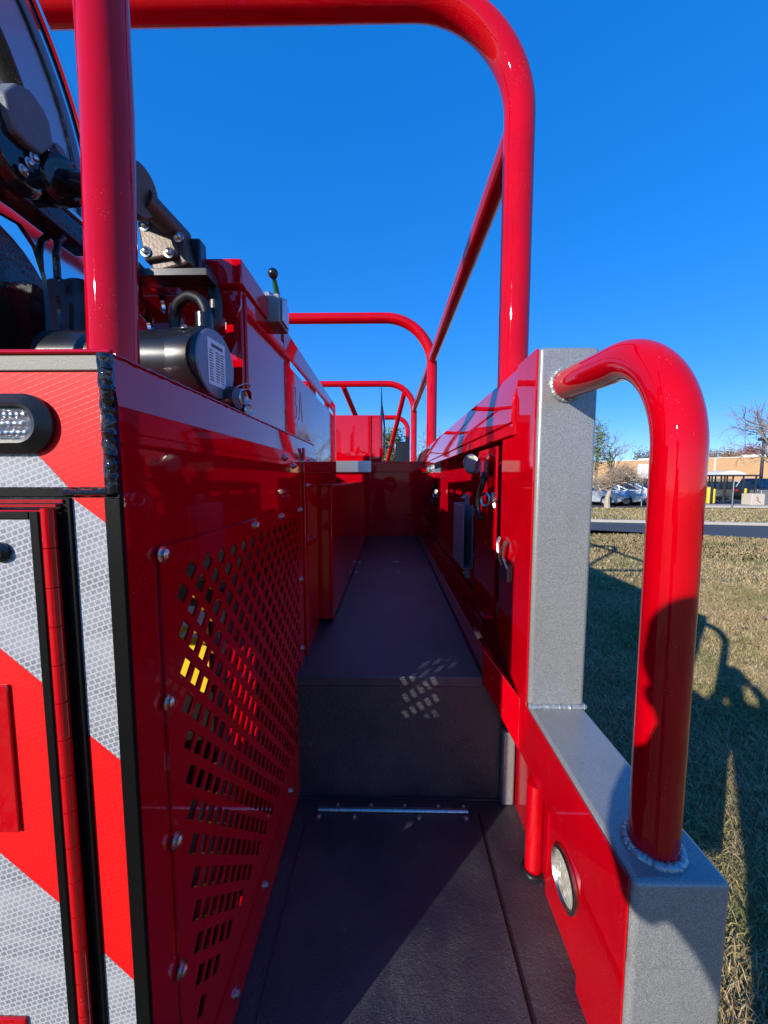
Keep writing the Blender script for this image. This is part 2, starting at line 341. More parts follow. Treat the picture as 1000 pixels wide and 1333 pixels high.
# bracket plates on the side wall
br = nb(); prism(br, [(1.104,-.43),(1.16,-.43),(1.16,.10),(1.104,.10)], 'x', .345, .350); obj('mounting_plate', br, 'red', TR, .001)
br = nb(); prism(br, [(1.168,-.43),(1.44,-.43),(1.44,.06),(1.40,.10),(1.168,.10)], 'x', .320, .326); mp_ = obj('mounting_plate', br, 'red', TR, .001)
br = nb(); prism(br, [(1.20,.005),(1.42,.005),(1.42,.03),(1.30,.085),(1.20,.06)], 'x', .300, .304); box(br, .3045, .3195, 1.20, 1.41, .006, .012); obj('lamp_bracket', br, 'red', TR, .001)
def wall_light(u, v, x, r, ax=(-.55,-.78,-.3)):
    c = P(u, v, 'x', x); a = Vector(ax).normalized(); bm = nb()
    lathe(bm, [(0,-.012),(r*.8,-.012),(r,-.002),(r,.004),(r*.9,.006),(r*.84,.001)], c, a, 32); o = obj('wall_light', bm, 'steel', TR)
    bm = nb(); lathe(bm, [(r*.85,.0),(r*.8,.004),(r*.4,.007),(0,.008)], c, a, 32); obj('lens', bm, 'lens_pale', o)
    return o
wall_light(614, 604, .292, .036, (-.80,-.58,-.15)); wall_light(568, 640, .36, .022, (-.9,-.4,0)); wall_light(546, 618, .345, .03, (-.6,-.7,-.3))
def hook(u, v, x, s, y=None):
    """rubber strap hook with a steel star added for a reflected glint"""
    c = P(u, v, 'x', x); bm = nb(); pts = [(c.x-.012, c.y-.01, c.z+.075*s), (c.x-.02, c.y-.022*s, c.z+.045*s), (c.x-.026, c.y+.008*s, c.z+.01*s), (c.x-.026, c.y+.012*s, c.z-.03*s), (c.x-.02, c.y-.006*s, c.z-.065*s)]
    tube(bm, fillet(pts, .03*s, 5), .0085*s, 12); lathe(bm, [(0,-.014*s),(.013*s,-.01*s),(.013*s,.01*s),(0,.014*s)], pts[0], (1,0,0), 14); o = obj('strap_hook', bm, 'plastic', TR)
    bm = nb(); lathe(bm, [(.016*s,0),(.02*s,.004*s),(.024*s,0),(.02*s,-.004*s),(.016*s,0)], (c.x-.012, c.y-.03*s, c.z), (1,.5,0), 20); obj('ring', bm, 'steel', o)
    bm = nb()
    for k in range(6):
        a = k*math.pi/3; d = Vector((0, math.cos(a), math.sin(a))); q = Vector((c.x+.006, c.y-.06*s, c.z)); tube(bm, [q, q+d*.026*s], [.009*s, .004*s], 6)
    lathe(bm, [(0,-.012*s),(.013*s,-.010*s),(.015*s,.008*s),(0,.009*s)], (c.x+.004, c.y-.06*s, c.z), (-1,0,0), 12); obj('knob', bm, 'steel', o); return o  # steel star imitates a reflection on the wall, no real knob
hook(634, 650, .312, 1.0); hook(567, 643, .385, 1.2)
# clip with two prongs
c = P(657, 728, 'x', .312); bm = nb(); box(bm, c.x-.002, c.x+.004, c.y-.032, c.y+.03, c.z-.055, c.z-.012)
for s in (-1, 1): tube(bm, fillet([(c.x, c.y+s*.026, c.z-.02), (c.x-.012, c.y+s*.016, c.z+.012), (c.x-.012, c.y+s*.028, c.z+.04), (c.x-.004, c.y+s*.034, c.z+.055)], .02, 4), .0055, 8)
obj('spring_clip', bm, 'steel', TR)
# channel holder
z0, z1 = -.378, -.109
bm = nb(); prism(bm, [(.306,1.60),(.310,1.60),(.310,1.842),(.344,1.842),(.344,1.60),(.348,1.60),(.348,1.846),(.306,1.846)], 'z', z0, z1)
box(bm, .3102, .3438, 1.60, 1.842, z0, z0+.004); box(bm, .322, .344, 1.66, 1.69, z1+.0005, z1+.045); box(bm, .322, .344, 1.62, 1.65, z0-.045, z0-.0005)
box(bm, .3485, .398, 1.64, 1.70, z1-.05, z1-.02); box(bm, .3485, .398, 1.64, 1.70, z0+.02, z0+.05)
ch = obj('channel_holder', bm, 'zinc', TR, .0015); bolt(ch, (.322, 1.675, z1+.025), (-1,0,0), .009); bolt(ch, (.322, 1.635, z0-.025), (-1,0,0), .009)
lab(ch, 'grey metal channel holder standing on the ledge')
# ---- roll bars
def hoop(y, top, r, x=.375, xl=-2.05, zb=.27, rad=.3):
    p = fillet([(x, y, zb), (x, y, top), (xl, y, top), (xl, y, zb-.3)], rad, 18); return tb('roll_bar', 'red_tube', TR, p, r, 40)
H = [hoop(1.20, 1.345, .0435, x=.370, rad=.31), hoop(3.55, 1.43, .046, rad=.42), hoop(6.2, 1.50, .048, zb=-.3, rad=.42), hoop(7.6, 1.20, .045, x=.34, zb=-.6, rad=.25)]
for o, s in zip(H, ('nearest and tallest looking red roll bar', 'second red roll bar above the middle of the deck', 'third red roll bar near the cab', 'farthest, lower red roll bar')): lab(o, s)
tb('side_brace', 'red_tube', TR, [(.372, 1.20, 1.02), (.375, 3.55, 1.07), (.375, 6.2, 1.09)], .038)
A = P(526, 513, 'y', 6.2); B_ = P(504, 603, 'y', 7.6); tb('side_brace', 'red_tube', TR, [A, B_], .04)
A = P(447, 503, 'y', 6.2); B_ = P(466, 548, 'y', 7.0); tb('side_brace', 'red_tube', TR, [A, B_], .045)
# cab mirror and antenna beyond the end wall
c = P(523, 587, 'y', 6.6); mi = bx('cab_mirror', 'plastic', TR, c.x-.13, c.x+.13, 6.6, 6.68, c.z-.21, c.z+.16, .02); tb('mirror_arm', 'plastic', mi, [(c.x-.13, 6.64, c.z+.1), (c.x-.5, 6.7, c.z+.02)], .014, 10)
c = P(498, 545, 'y', 5.2); bm = nb(); tube(bm, [(c.x, 5.2, c.z-.45), (c.x, 5.2, c.z-.1), (c.x, 5.2, c.z), (c.x-.01, 5.2, c.z+.18), (c.x-.012, 5.2, c.z+.46)], [.04, .04, .03, .012, .003], 10); obj('antenna', bm, 'plastic', TR)
# ---- left side box with perforated grille
XS, YB, ZT = -.252, .355, .113
sp = holes('p', [(YB+.004, -.95), (1.32, -.95), (1.32, .068), (YB+.004, .068)], [rrect(.435, 1.055, -.725, -.088, .01, 2)], 'x', XS-.004, XS)
so = obj('side_box_panel', sp, 'red', TR, smooth=False); lab(so, 'tall glossy red side panel of the rear compartment')
bm = nb(); prism(bm, [(XS, .0682), (XS-.0055, ZT+.003), (XS-.010, ZT+.003), (XS-.010, .0682)], 'y', YB+.004, 1.32); obj('bent_edge', bm, 'red', so)
bx('box_top', 'red', TR, -1.9, XS-.0055, YB, 1.32, ZT, ZT+.004, .0015)
gh_ = []; d = .0141
for j in range(26):
    z = -.1125-.0233*j; off = 0 if j % 2 == 0 else -.0218
    for i in range(14):
        y = .4695+off+.0436*i
        if y > 1.035 or z < -.70: continue
        gh_.append([(y-d, z), (y, z+d), (y+d, z), (y, z-d)])
gp = holes('g', [(.4045, -.862), (1.068, -.862), (1.068, -.0735), (.4045, -.0735)], gh_, 'x', XS+.0005, XS+.0035)
gr = obj('perforated_grille', gp, 'red', TR, smooth=False); lab(gr, 'red metal screen punched with rows of diamond holes')
for u, v in ((211,722),(219,914),(229,1094),(236,1262)): bolt(gr, P(u, v, 'x', XS+.0036), (1,0,0), .0055)
for y, z in ((.7,-.085),(.87,-.085),(1.055,-.085),(1.055,-.28),(1.055,-.48),(1.055,-.68),(.9,-.78),(.7,-.81),(.55,-.83)): bolt(gr, (XS+.0036, y, z), (1,0,0), .0055)
for y, z in ((.92,.052),(1.0,.035),(1.10,.05),(1.17,-.02),(1.20,.055)): bolt(so, (XS+.0005, y, z), (1,0,0), .0055)
bx('hinge_strip', 'red', TR, XS+.0005, XS+.008, 1.10, 1.115, -.55, .09, .002)
bm = nb(); lathe(bm, [(0,0),(.018,0),(.018,.006),(.010,.008),(.010,.02),(0,.022)], (XS, 1.19, -.19), (1,0,0), 16); obj('latch', bm, 'red', TR)
# painted weld along the top edge
bm = nb(); ring_line(bm, [(XS-.0055, YB+.01, ZT+.002), (XS-.0055, 1.31, ZT+.002)], .0022, .4, .006); obj('edge_weld', bm, 'red_dark', TR)
# compartment inside: machinery behind the grille
inn = bx('compartment_lining', 'plastic', TR, -.80, -.795, .40, 1.30, -.90, .10)
bx('compartment_floor', 'plastic', inn, -.79, -.26, .37, 1.31, -.91, -.905)
bx('compartment_end', 'plastic', inn, -.79, -.26, 1.3, 1.31, -.90, .10)
en = nb(); box(en, -.60, -.36, .80, 1.2, -.8, -.25); lathe(en, [(0,0),(.09,0),(.1,.02),(.1,.28),(.09,.3),(0,.3)], (-.42,.84,-.16), (0,1,0), 24)
box(en, -.5, -.33, .62, .78, -.85, -.52); obj('pump_engine', en, 'cast', TR, .012)
bm = nb(); tube(bm, fillet([(-.33,.78,-.7),(-.33,.80,-.42),(-.42,.95,-.3),(-.42,1.1,-.3)], .05, 6), .014, 14); obj('red_pipe', bm, 'red', TR)
bx('label_backing', 'rubber', TR, -.375, -.302, .622, .628, -.56, -.17)
bx('white_label', 'label_white', TR, -.37, -.305, .618, .6215, -.245, -.21)
yl = bx('warning_label', 'yellow', TR, -.37, -.305, .618, .6215, -.36, -.246)
bm = nb(); prism(bm, [(-.352,-.262),(-.332,-.246),(-.312,-.262)], 'y', .6165, .6178); obj('warning_mark', bm, 'label_white', yl)
# ---- rear face with chevron sheeting
XL = -.40
def q(u, v, y=YB): p = P(u, v, 'y', y); return (p.x, p.z)
XC = XS   # corner x
rf = holes('r', [(-1.95,-1.05),(XC-.002,-1.05),(XC-.002,ZT),(-1.95,ZT)], [rrect(-.60,-.44,-.31,-.14,.01,2), rrect(-.50,-.44,-.66,-.58,.005,2)], 'y', YB+.001, YB+.004)  # two unseen openings, added so sun shines through the grille holes
ro = obj('rear_panel', rf, 'black_paint', TR, smooth=False); lab(ro, 'rear panel covered in red and silver chevron sheeting')
ztop = q(60,485)[1]; xr = q(134,560)[0]; zb1 = q(60,634)[1]
def stripe(name, m, poly, y, parent, th=.0012): bm = nb(); prism(bm, poly, 'y', y-th, y); return obj(name, bm, m, parent, smooth=False)
# silver edge strip
bx('edge_strip', 'cream', ro, -1.95, q(131,470)[0], YB-.003, YB+.0005, ztop+.001, q(60,462)[1]-.001, .001)
bx('top_lip', 'red', ro, -1.95, q(148,470)[0], YB-.004, YB+.001, q(60,462)[1], ZT+.004, .0015)
# upper sheet : red with a silver wedge
xa, za = q(45, 586); xb, zb_ = q(90, 634)
sl = (xb-xa)/(zb_-za)
def xat(z): return xa+(z-za)*sl
stripe('red_stripe', 'refl_red', [(xat(zb1)+.0004, zb1), (xr, zb1), (xr, ztop), (xat(ztop), ztop)], YB, ro)
stripe('silver_stripe', 'refl_white', [(xat(zb1), zb1), (xat(ztop)-.0004, ztop), (xat(ztop)-.10, ztop), (xat(zb1)-.10, zb1)], YB, ro)
stripe('red_stripe', 'refl_red', [(xat(zb1)-.1004, zb1), (xat(ztop)-.1004, ztop), (xat(ztop)-.22, ztop), (xat(zb1)-.22, zb1)], YB, ro)
# oval marker light
cx1, cz1 = q(75, 552); zt_, zl_ = q(30, 514)[1], q(30, 591)[1]; hh = (zt_-zl_)/2
bm = nb(); outer = rrect(cx1-.135, cx1, zl_, zt_, hh*.98, 14); mid = rrect(cx1-.135+.010, cx1-.010, zl_+.009, zt_-.009, hh*.98-.009, 14); inn_ = rrect(cx1-.135+.014, cx1-.014, zl_+.012, zt_-.012, hh*.98-.012, 14); deep = rrect(cx1-.135+.018, cx1-.018, zl_+.0135, zt_-.0135, hh*.98-.0135, 14)
rings = [[bm.verts.new((p[0], y, p[1])) for p in poly] for poly, y in ((outer, YB-.0015), (outer, YB-.006), (mid, YB-.013), (inn_, YB-.012), (deep, YB-.004))]
for a_, b_ in zip(rings, rings[1:]):
    for k in range(len(a_)): bm.faces.new((a_[k], a_[(k+1) % len(a_)], b_[(k+1) % len(a_)], b_[k]))
bz = obj('marker_light', bm, 'rubber', ro); lab(bz, 'oval clear light in a black rubber bezel')
z0_, z1_ = q(30,574)[1], q(30,532)[1]; xe = q(53,552)[0]; hl = (z1_-z0_)/2
bm = nb(); prism(bm, rrect(xe-.095, xe, z0_, z1_, hl*.95, 10), 'y', YB-.0075, YB-.003); ln = obj('lens', bm, 'glass_lamp', bz, .001)
bm = nb()
for j in range(3):
    for i in range(15):
        lathe(bm, [(.0022,0),(.0018,.0012),(0,.0018)], (xe-.008-i*.0056-(j % 2)*.0028, YB-.0075, z0_+hl*.45+j*hl*.55), (0,-1,0), 8)
obj('lamp_element', bm, 'chrome', bz)
stripe('lens_backing', 'rubber', rrect(cx1-.125, cx1-.010, zl_+.008, zt_-.008, hh*.9-.008, 8), YB-.0022, bz, .0008)
# trim, welds
bx('trim_strip', 'trim', ro, -1.95, q(150,640)[0], YB-.002, YB+.0005, q(60,647)[1], q(60,636)[1], .0008)
bm = nb(); x_c = q(143,550)[0]
ring_line(bm, [(x_c+.0015, YB-.003, ZT), (x_c+.0015, YB-.003, q(143,640)[1])], .0048, .30, .0024, seg=12)
ring_line(bm, [(x_c-.0035, YB-.002, ZT), (x_c-.0035, YB-.002, q(143,640)[1])], .003, .15, .006, seg=8)
ring_line(bm, [(q(88,640)[0], YB-.003, q(88,641)[1]), (q(150,640)[0], YB-.003, q(150,641)[1])], .0035, .35, .004, seg=8)
obj('weld_bead', bm, 'black_paint', ro)
# narrow chevron column
x0c, x1c = q(96, 655)[0], q(139, 655)[0]; zc_top = q(110, 648)[1]; zc_bot = -1.05
bx('edge_trim', 'trim', ro, x1c+.0003, XC+.002, YB-.004, YB+.0008, zc_bot, q(143,648)[1], .001)
bx('edge_trim', 'trim', ro, q(86,655)[0], x0c-.0003, YB-.004, YB+.0008, zc_bot, q(143,648)[1], .001)  # black strip stands in for the shaded gap beside the door hinge
def col_stripes(x0, x1, cuts, y, parent):
    """cuts: (z at x0, z at x1, material below) from the top"""
    for (a, c) in zip(cuts, cuts[1:]):
        poly = [(x0, a[0]), (x1, a[1]), (x1, c[1]+.0003), (x0, c[0]+.0003)]
        if poly[0][1]-poly[3][1] < 1e-4: poly = [poly[0], poly[1], poly[2]]
        stripe('red_stripe' if a[2] == 'refl_red' else 'silver_stripe', a[2], poly, y, parent)
zz = lambda u, v: q(u, v)[1]
col_stripes(x0c, x1c, [(zc_top, zc_top, 'refl_red'), (zc_top-.0002, zz(140,682), 'refl_white'), (zz(117,955), zz(157,990), 'refl_red'), (zz(131,1238), zz(176,1276), 'refl_white'), (-1.05, -1.05, '')], YB, ro)
# door
DX1 = q(66, 690)[0]; DZ = q(30, 663)[1]
do = bx('rear_door', 'red', ro.parent, -.43, DX1+.003, YB-.012, YB-.002, -1.0, DZ, .002)
lab(do, 'rear compartment door with diagonal silver and red sheeting')
xin = DX1-.0065
bx('door_trim', 'trim', do, xin+.0003, DX1+.002, YB-.0145, YB-.0122, -1.0, DZ-.001, .0008)
bx('door_trim', 'trim', do, -.43, xin, YB-.0145, YB-.0122, DZ-.008, DZ-.001, .0008)
qd = lambda u, v: q(u, v, YB-.013)
s1 = qd(0, 843); s2 = qd(77, 906); k1 = (s2[1]-s1[1])/(s2[0]-s1[0]); f1 = lambda x: s1[1]+(x-s1[0])*k1
s3 = qd(0, 1109); s4 = qd(98, 1192); k2 = (s4[1]-s3[1])/(s4[0]-s3[0]); f2 = lambda x: s3[1]+(x-s3[0])*k2
xl = -.43; zdt = DZ-.0085
for nm, m_, poly in (('silver_stripe','refl_white',[(xl,zdt),(xin,zdt),(xin,f1(xin)),(xl,f1(xl))]), ('red_stripe','refl_red',[(xl,f1(xl)-.0003),(xin,f1(xin)-.0003),(xin,f2(xin)),(xl,f2(xl))]), ('silver_stripe','refl_white',[(xl,f2(xl)-.0003),(xin,f2(xin)-.0003),(xin,-1.0),(xl,-1.0)])):
    stripe(nm, m_, poly, YB-.0122, do)
c1, c2 = qd(13, 890), qd(13, 1080)
bx('latch_plate', 'red', do, -.42, c1[0], YB-.0165, YB-.0136, c2[1], c1[1], .001)
c3 = qd(37, 1321); bx('latch_plate', 'red', do, -.42, c3[0], YB-.0165, YB-.0136, -1.0, c3[1], .001)
kx, kz = qd(3, 718); bm = nb(); lathe(bm, [(0,0),(.009,0),(.0095,.003),(.006,.006),(.0055,.008),(0,.009)], (kx, YB-.0135, kz), (0,-1,0), 24); obj('knob', bm, 'plastic', do)
bm = nb(); hx = q(76, 690)[0]+.0005; z = DZ+.002; k = 0
while z > -1.0:
    z2 = z-.037; tube(bm, [(hx, YB-.010, z), (hx, YB-.010, z2+.0009)], .0056, 16); z = z2
obj('hinge', bm, 'red', do)
bm = nb(); box(bm, -.43, q(88,655)[0], YB-.006, YB, q(60,652)[1]-.0015, q(60,652)[1]+.0015); box(bm, -.43, q(84,655)[0], YB-.010, YB, q(60,657)[1]-.0015, q(60,657)[1]+.001); obj('drip_lip', bm, 'red_dark', do)
# ---- upper left: polished tank side with slots
us = [rrect(1.06, 1.30, .300, .322, .004, 2), rrect(1.42, 1.62, .300, .322, .004, 2), rrect(1.72, 1.86, .300, .322, .004, 2)]
tp_ = holes('t', [(1.005,-.03),(1.93,-.03),(1.93,.362),(1.005,.385)], us, 'x', -.274, -.270)
ta = obj('slotted_panel', tp_, 'red', TR, smooth=False); lab(ta, 'glossy red upper panel with three long slots')
bm = nb()
def letters(bm, s, y0, z0, h, wd):
    G = {'B': [(0,0,0,1),(0,1,.7,1),(.7,1,.8,.8),(.8,.8,.7,.55),(.7,.55,0,.52),(.7,.52,.9,.3),(.9,.3,.75,0),(.75,0,0,0)], 'A': [(0,0,.45,1),(.45,1,.9,0),(.2,.35,.7,.35)]}
    for i, c in enumerate(s):
        for a in G[c]:
            p = Vector((-.2695, y0+i*wd*1.4+a[0]*wd, z0+a[1]*h)); e = Vector((-.2695, y0+i*wd*1.4+a[2]*wd, z0+a[3]*h)); tube(bm, [p, e], .0011, 6)
letters(bm, 'BA', 1.08, .175, .085, .05); obj('lettering', bm, 'scribe', ta)
bx('body_panel', 'red', TR, -.62, -.270, .745, 1.003, ZT+.0045, .345, .003)
bx('panel_lip', 'red', TR, -.62, -.274, .752, 1.0, .346, .372, .002)
bx('rear_post', 'red', TR, -.30, -.271, 1.0045, 1.03, .346, .40, .002)
bx('body_interior', 'red_dark', TR, -1.9, -.58, .80, 1.93, ZT+.0045, .34)
# tank box with lid
lid = bx('tank_lid', 'red', TR, -.391, -.268, .721, .90, .351, .396, .003); lab(lid, 'red overhanging lid of the box beside the valve')
tk = bx('tank_box', 'red', TR, -.385, -.2745, .735, .744, ZT+.0045, .350, .003)
g = P(322, 388, 'y', .733); bm = nb(); prism(bm, [(-.302,.345-.01),(-.274,.345-.01),(-.274,.318),(-.282,.298),(-.302,.298)], 'y', .728, .7345); obj('corner_gusset', bm, 'red', TR)
# valve with green lever
c = P(358, 405, 'x', -.262)
va = nb(); box(va, -.283, -.243, c.y-.03, c.y+.045, c.z-.035, c.z+.022); vo = obj('lever_valve', va, 'cast', TR, .003); lab(vo, 'small grey valve block with a green lever')
bm = nb(); b0 = P(361, 384, 'x', -.262); b1 = P(355.5, 356, 'x', -.262)
tube(bm, [b0, b0.lerp(b1, .9)], [.0072, .0048], 12); obj('lever', bm, 'green', vo)
bm = nb(); bmesh.ops.create_uvsphere(bm, u_segments=16, v_segments=10, radius=.0115, matrix=Matrix.Translation(b1)); obj('knob', bm, 'plastic', vo)
bm = nb(); tube(bm, [(-.275, c.y-.02, c.z+.026), (-.247, c.y+.03, c.z+.030)], .009, 12); box(bm, -.272, -.25, c.y-.01, c.y+.03, c.z+.022, c.z+.034); box(bm, -.242, -.238, c.y-.02, c.y+.03, c.z-.03, c.z+.02); obj('linkage', bm, 'steel', vo, .001)
# ---- winch motor with end cap and label
cm = P(281, 474, 'x', -.285); R_m = .0585; my, mz = .645, .188
bm = nb(); lathe(bm, [(0,0),(R_m*.9,0),(R_m*.9,-.22),(0,-.22)], (-.327, my, mz), (1,0,0), 40); wi = obj('winch_motor', bm, 'plastic', TR); lab(wi, 'black cylindrical winch motor lying behind the corner')
bm = nb(); lathe(bm, [(R_m*.9,-.055),(R_m,-.053),(R_m,-.008),(R_m*.96,0),(R_m*.94,.001),(0,.001)], (-.288, my, mz), (1,-.12,0), 48); ec = obj('end_cap', bm, 'plastic', wi)
bm = nb(); lathe(bm, [(R_m*.93,.0012),(R_m*.90,.0035),(0,.0035)], (-.288, my, mz), (1,-.12,0), 48); ed = obj('cap_disc', bm, 'steel', wi)
m_, t_, b_ = mat('satin_grey_disc', (.20,.22,.25), .38, .3); ed.data.materials[0] = m_
rz = Matrix.Rotation(math.atan2(-.12, 1), 3, 'Z')
def on_cap(y0, y1, z0, z1, off): 
    bm = nb(); box(bm, off, off+.0006, y0, y1, z0, z1); bmesh.ops.rotate(bm, cent=(0,0,0), matrix=rz, verts=bm.verts[:]); bmesh.ops.translate(bm, vec=(-.288, my, mz), verts=bm.verts[:]); return bm
lw = obj('label', on_cap(-.026, .024, -.036, .036, .0036), 'label_white', ec)
bm = on_cap(-.016, .016, .024, .029, .0043)
for k in range(12):
    for y0 in (-.022, -.004, .010):
        b2 = on_cap(y0, y0+random.uniform(.007,.012), .017-k*.0042, .0183-k*.0042, .0043); me = bpy.data.meshes.new('tmp'); b2.to_mesh(me); bm.from_mesh(me); b2.free(); bpy.data.meshes.remove(me)
obj('label_print', bm, 'label_ink', ec, smooth=False)
bolt(wi, (-.318, my-.035, mz+.045), (0,-.5,1), .004)
# cable loop and plug on the motor
L = [P(u, v, 'y', yy) for u, v, yy in ((229,440,.68),(227,412,.68),(232,394,.67),(246,384,.66),(262,390,.65),(269,405,.645),(269,422,.64))]
bm = nb(); tube(bm, fillet(L, .03, 5), .0088, 16); obj('cable_loop', bm, 'rubber', wi)
bm = nb(); e = P(266, 418, 'y', .642); tube(bm, [e+Vector((0,0,.010)), e-Vector((0,0,.024))], .0135, 20); obj('cable_gland', bm, 'plastic', wi)
L = [P(u, v, 'y', .70) for u, v in ((266,352),(276,372),(281,392),(281,418),(270,440))]; bm = nb(); tube(bm, fillet(L, .05, 6), .0115, 16); obj('hose', bm, 'rubber', TR)
a, c = P(262, 350, 'y', .71), P(273, 370, 'y', .71); tb('hose_fitting', 'alloy', TR, [a, c], .0125, 18)
# black plug with cap beside the motor
a = P(314, 520, 'x', -.262); bm = nb(); lathe(bm, [(0,0),(.014,0),(.019,.006),(.02,.022),(.018,.03),(0,.03)], (a.x-.030, a.y-.005, a.z), (1,-.2,0), 24)
for k in range(8):
    an = k*math.pi/4; box(bm, a.x-.025, a.x-.005, a.y-.004+math.cos(an)*.0195-.002, a.y-.004+math.cos(an)*.0195+.002, a.z+math.sin(an)*.0195-.002, a.z+math.sin(an)*.0195+.002)
pl = obj('socket_plug', bm, 'plastic', TR)
bm = nb(); lathe(bm, [(.0095,0),(.012,.002),(.0145,0),(.012,-.002),(.0095,0)], (a.x+.003, a.y+.004, a.z+.004), (1,-.2,0), 24); lathe(bm, [(.0075,0),(.010,.002),(.012,0),(.010,-.002),(.0075,0)], (a.x+.004, a.y+.022, a.z-.014), (1,-.2,0), 24)
tube(bm, fillet([a+Vector((-.012,0,.02)), a+Vector((.004,.01,.030)), a+Vector((.008,.03,.032)), a+Vector((0,.03,.024)), a+Vector((-.01,.01,.02))], .006, 4), .0009, 6); obj('tether_ring', bm, 'steel', pl)
bm = nb(); prism(bm, rrect(-.302, -.262, .118, .168, .006, 3), 'y', .737, .7385); box(bm, -.30, -.262, .70, .738, ZT+.005, .15); obj('socket_bracket', bm, 'red', TR, .002)
# ---- swivel joint and flange above the motor
def pt(u, v, y): return P(u, v, 'y', y)
bm = nb(); a, c = pt(186, 258, .60), pt(238, 312, .68); d_ = (c-a).normalized()
lathe(bm, [(0,-.012),(.034,-.012),(.036,-.008),(.036,.004),(.030,.010),(0,.010)], a-d_*.012, Vector((1,-.15,-.25)), 32); sj = obj('swivel_joint', bm, 'brownish', TR); lab(sj, 'grey cast swivel joint with a flanged pipe')
tb('pipe', 'brownish', sj, [a, c], .0165, 24)
bm = nb(); fc = pt(216, 315, .66); rot = Matrix.Rotation(R(-38), 3, 'Y') @ Matrix.Rotation(R(12), 3, 'Z')
box(bm, fc.x-.036, fc.x+.022, fc.y-.012, fc.y+.01, fc.z-.032, fc.z+.032, Matrix.Rotation(R(-8), 3, 'Y'))
box(bm, fc.x-.030, fc.x+.030, fc.y-.004, fc.y+.05, fc.z-.045, fc.z+.012, Matrix.Rotation(R(-14), 3, 'Y'))
box(bm, fc.x+.020, fc.x+.036, fc.y-.008, fc.y+.04, fc.z-.040, fc.z+.018, Matrix.Rotation(R(-14), 3, 'Y'))
obj('flange', bm, 'brownish', sj, .005, seg=3)
for dx, dz in ((-.026,-.022),(.012,-.024),(.012,.022),(.028,.0),(-.026,.018)): bolt(sj, (fc.x+dx, fc.y-.0125, fc.z+dz), (0,-1,0), .0050)
a = pt(181, 353, .65); c = pt(276, 353, .66); bx('mount_bar', 'plastic', TR, a.x-.02, c.x-.004, .65, .69, a.z-.007, a.z+.005, .001)
c2 = pt(256, 340, .68); bx('mount_upright', 'plastic', TR, c2.x-.009, c2.x+.009, .675, .70, c2.z-.025, c2.z+.035, .003)
# ---- hose reel : polished disc, hub casting, support arm, drum
RX, RY, RZ_, RR = -.60, .43, .522, .371
def arc_part(r0, r1, ymin, zc, n=60):
    o, q_ = [], []
    t0 = math.asin(min(1, 0)); 
    for rr_, lst in ((r0, o), (r1, q_)):
        lim = math.acos((ymin-RY)/rr_)
        for k in range(n+1):
            a = -.25+(lim+.25)*k/n; lst.append((RY+math.cos(a)*rr_, zc+math.sin(a)*rr_))
    return o+q_[::-1]
YMIN = .47
disc = holes('d', arc_part(RR, RR*.735, YMIN, RZ_), [], 'x', RX-.014, RX)
rd = obj('hose_reel', disc, 'chrome', TR, smooth=False); lab(rd, 'large polished hose reel disc at the upper left')
mm, tt, bb = mat('satin_reel_plate', (.30,.34,.42), .35, .5, .5, .08); rd.data.materials[0] = mm
bm = nb(); tube(bm, [(RX+.012, p_[0], p_[1]) for p_ in arc_part(RR, RR, YMIN, RZ_)[:61]], .008, 10); obj('rim', bm, 'chrome', rd)
bm = nb(); ring_line(bm, [(RX+.002, p_[0], p_[1]) for p_ in arc_part(RR*.93, RR*.93, YMIN, RZ_)[:61]], .003, .3, .007); obj('rim_bead', bm, 'black_paint', rd)
bm = nb(); ap = arc_part(RR*.733, RR*.733, YMIN, RZ_)[:61]
for a_, c_ in zip(ap, ap[1:]): bm.faces.new([bm.verts.new(p_) for p_ in ((RX-.001,*a_),(RX-.001,*c_),(RX-.05,*c_),(RX-.05,*a_))])
bmesh.ops.remove_doubles(bm, verts=bm.verts[:], dist=1e-5); o = obj('inner_flange', bm, 'black_paint', rd); sm = o.modifiers.new('solid', 'SOLIDIFY'); sm.thickness = .003
def poly_plate(name, m_, pix, x, th, parent, bevel=.002):
    pp = [P(u, v, 'x', x) for u, v in pix]; bm = nb(); prism(bm, [(p.y, p.z) for p in pp], 'x', x-th, x); return obj(name, bm, m_, parent, bevel)
# support plate (mirror polished) with oval opening and slots
def pyz(u, v, x): p = P(u, v, 'x', x); return (p.y, p.z)
XM = -.56
out = [pyz(u, v, XM) for u, v in ((-80,470),(-80,170),(-40,185),(40,255),(105,300),(122,345),(128,470))]
op1 = [pyz(u, v, XM) for u, v in ((-70,466),(-70,252),(-40,258),(0,276),(28,292),(48,322),(60,360),(65,400),(66,440),(62,466))]
slots = []
for (u0, v0, u1, v1) in ((74,312,77,366),(75,384,80,430),(78,448,82,462)):
    slots.append([pyz(u, v, XM) for u, v in ((u0-2.5,v0+3),(u0,v0),(u0+3,v0+4),(u1+3,v1-4),(u1,v1),(u1-3,v1-5))])
spm = holes('s', out, [op1]+slots, 'x', XM-.008, XM); spo = obj('reel_support_plate', spm, 'chrome', TR, smooth=False)
lab(spo, 'mirror polished reel support plate with an oval opening and slots')
drum = nb(); lathe(drum, [(0,0),(.15,0),(.15,-.45),(0,-.45)], (RX-.05, .62, .28), (1,0,0), 40); obj('hose_drum', drum, 'black_paint', rd)
# arm
poly_plate('reel_arm', 'black_paint', [(-30,178),(45,238),(128,308),(126,335),(92,310),(46,272),(40,268),(-30,215)], -.54, .026, TR, .004)
poly_plate('reel_arm_lip', 'chrome', [(-30,170),(45,229),(128,302),(128,307),(45,235),(-30,176)], -.535, .032, TR, .001)
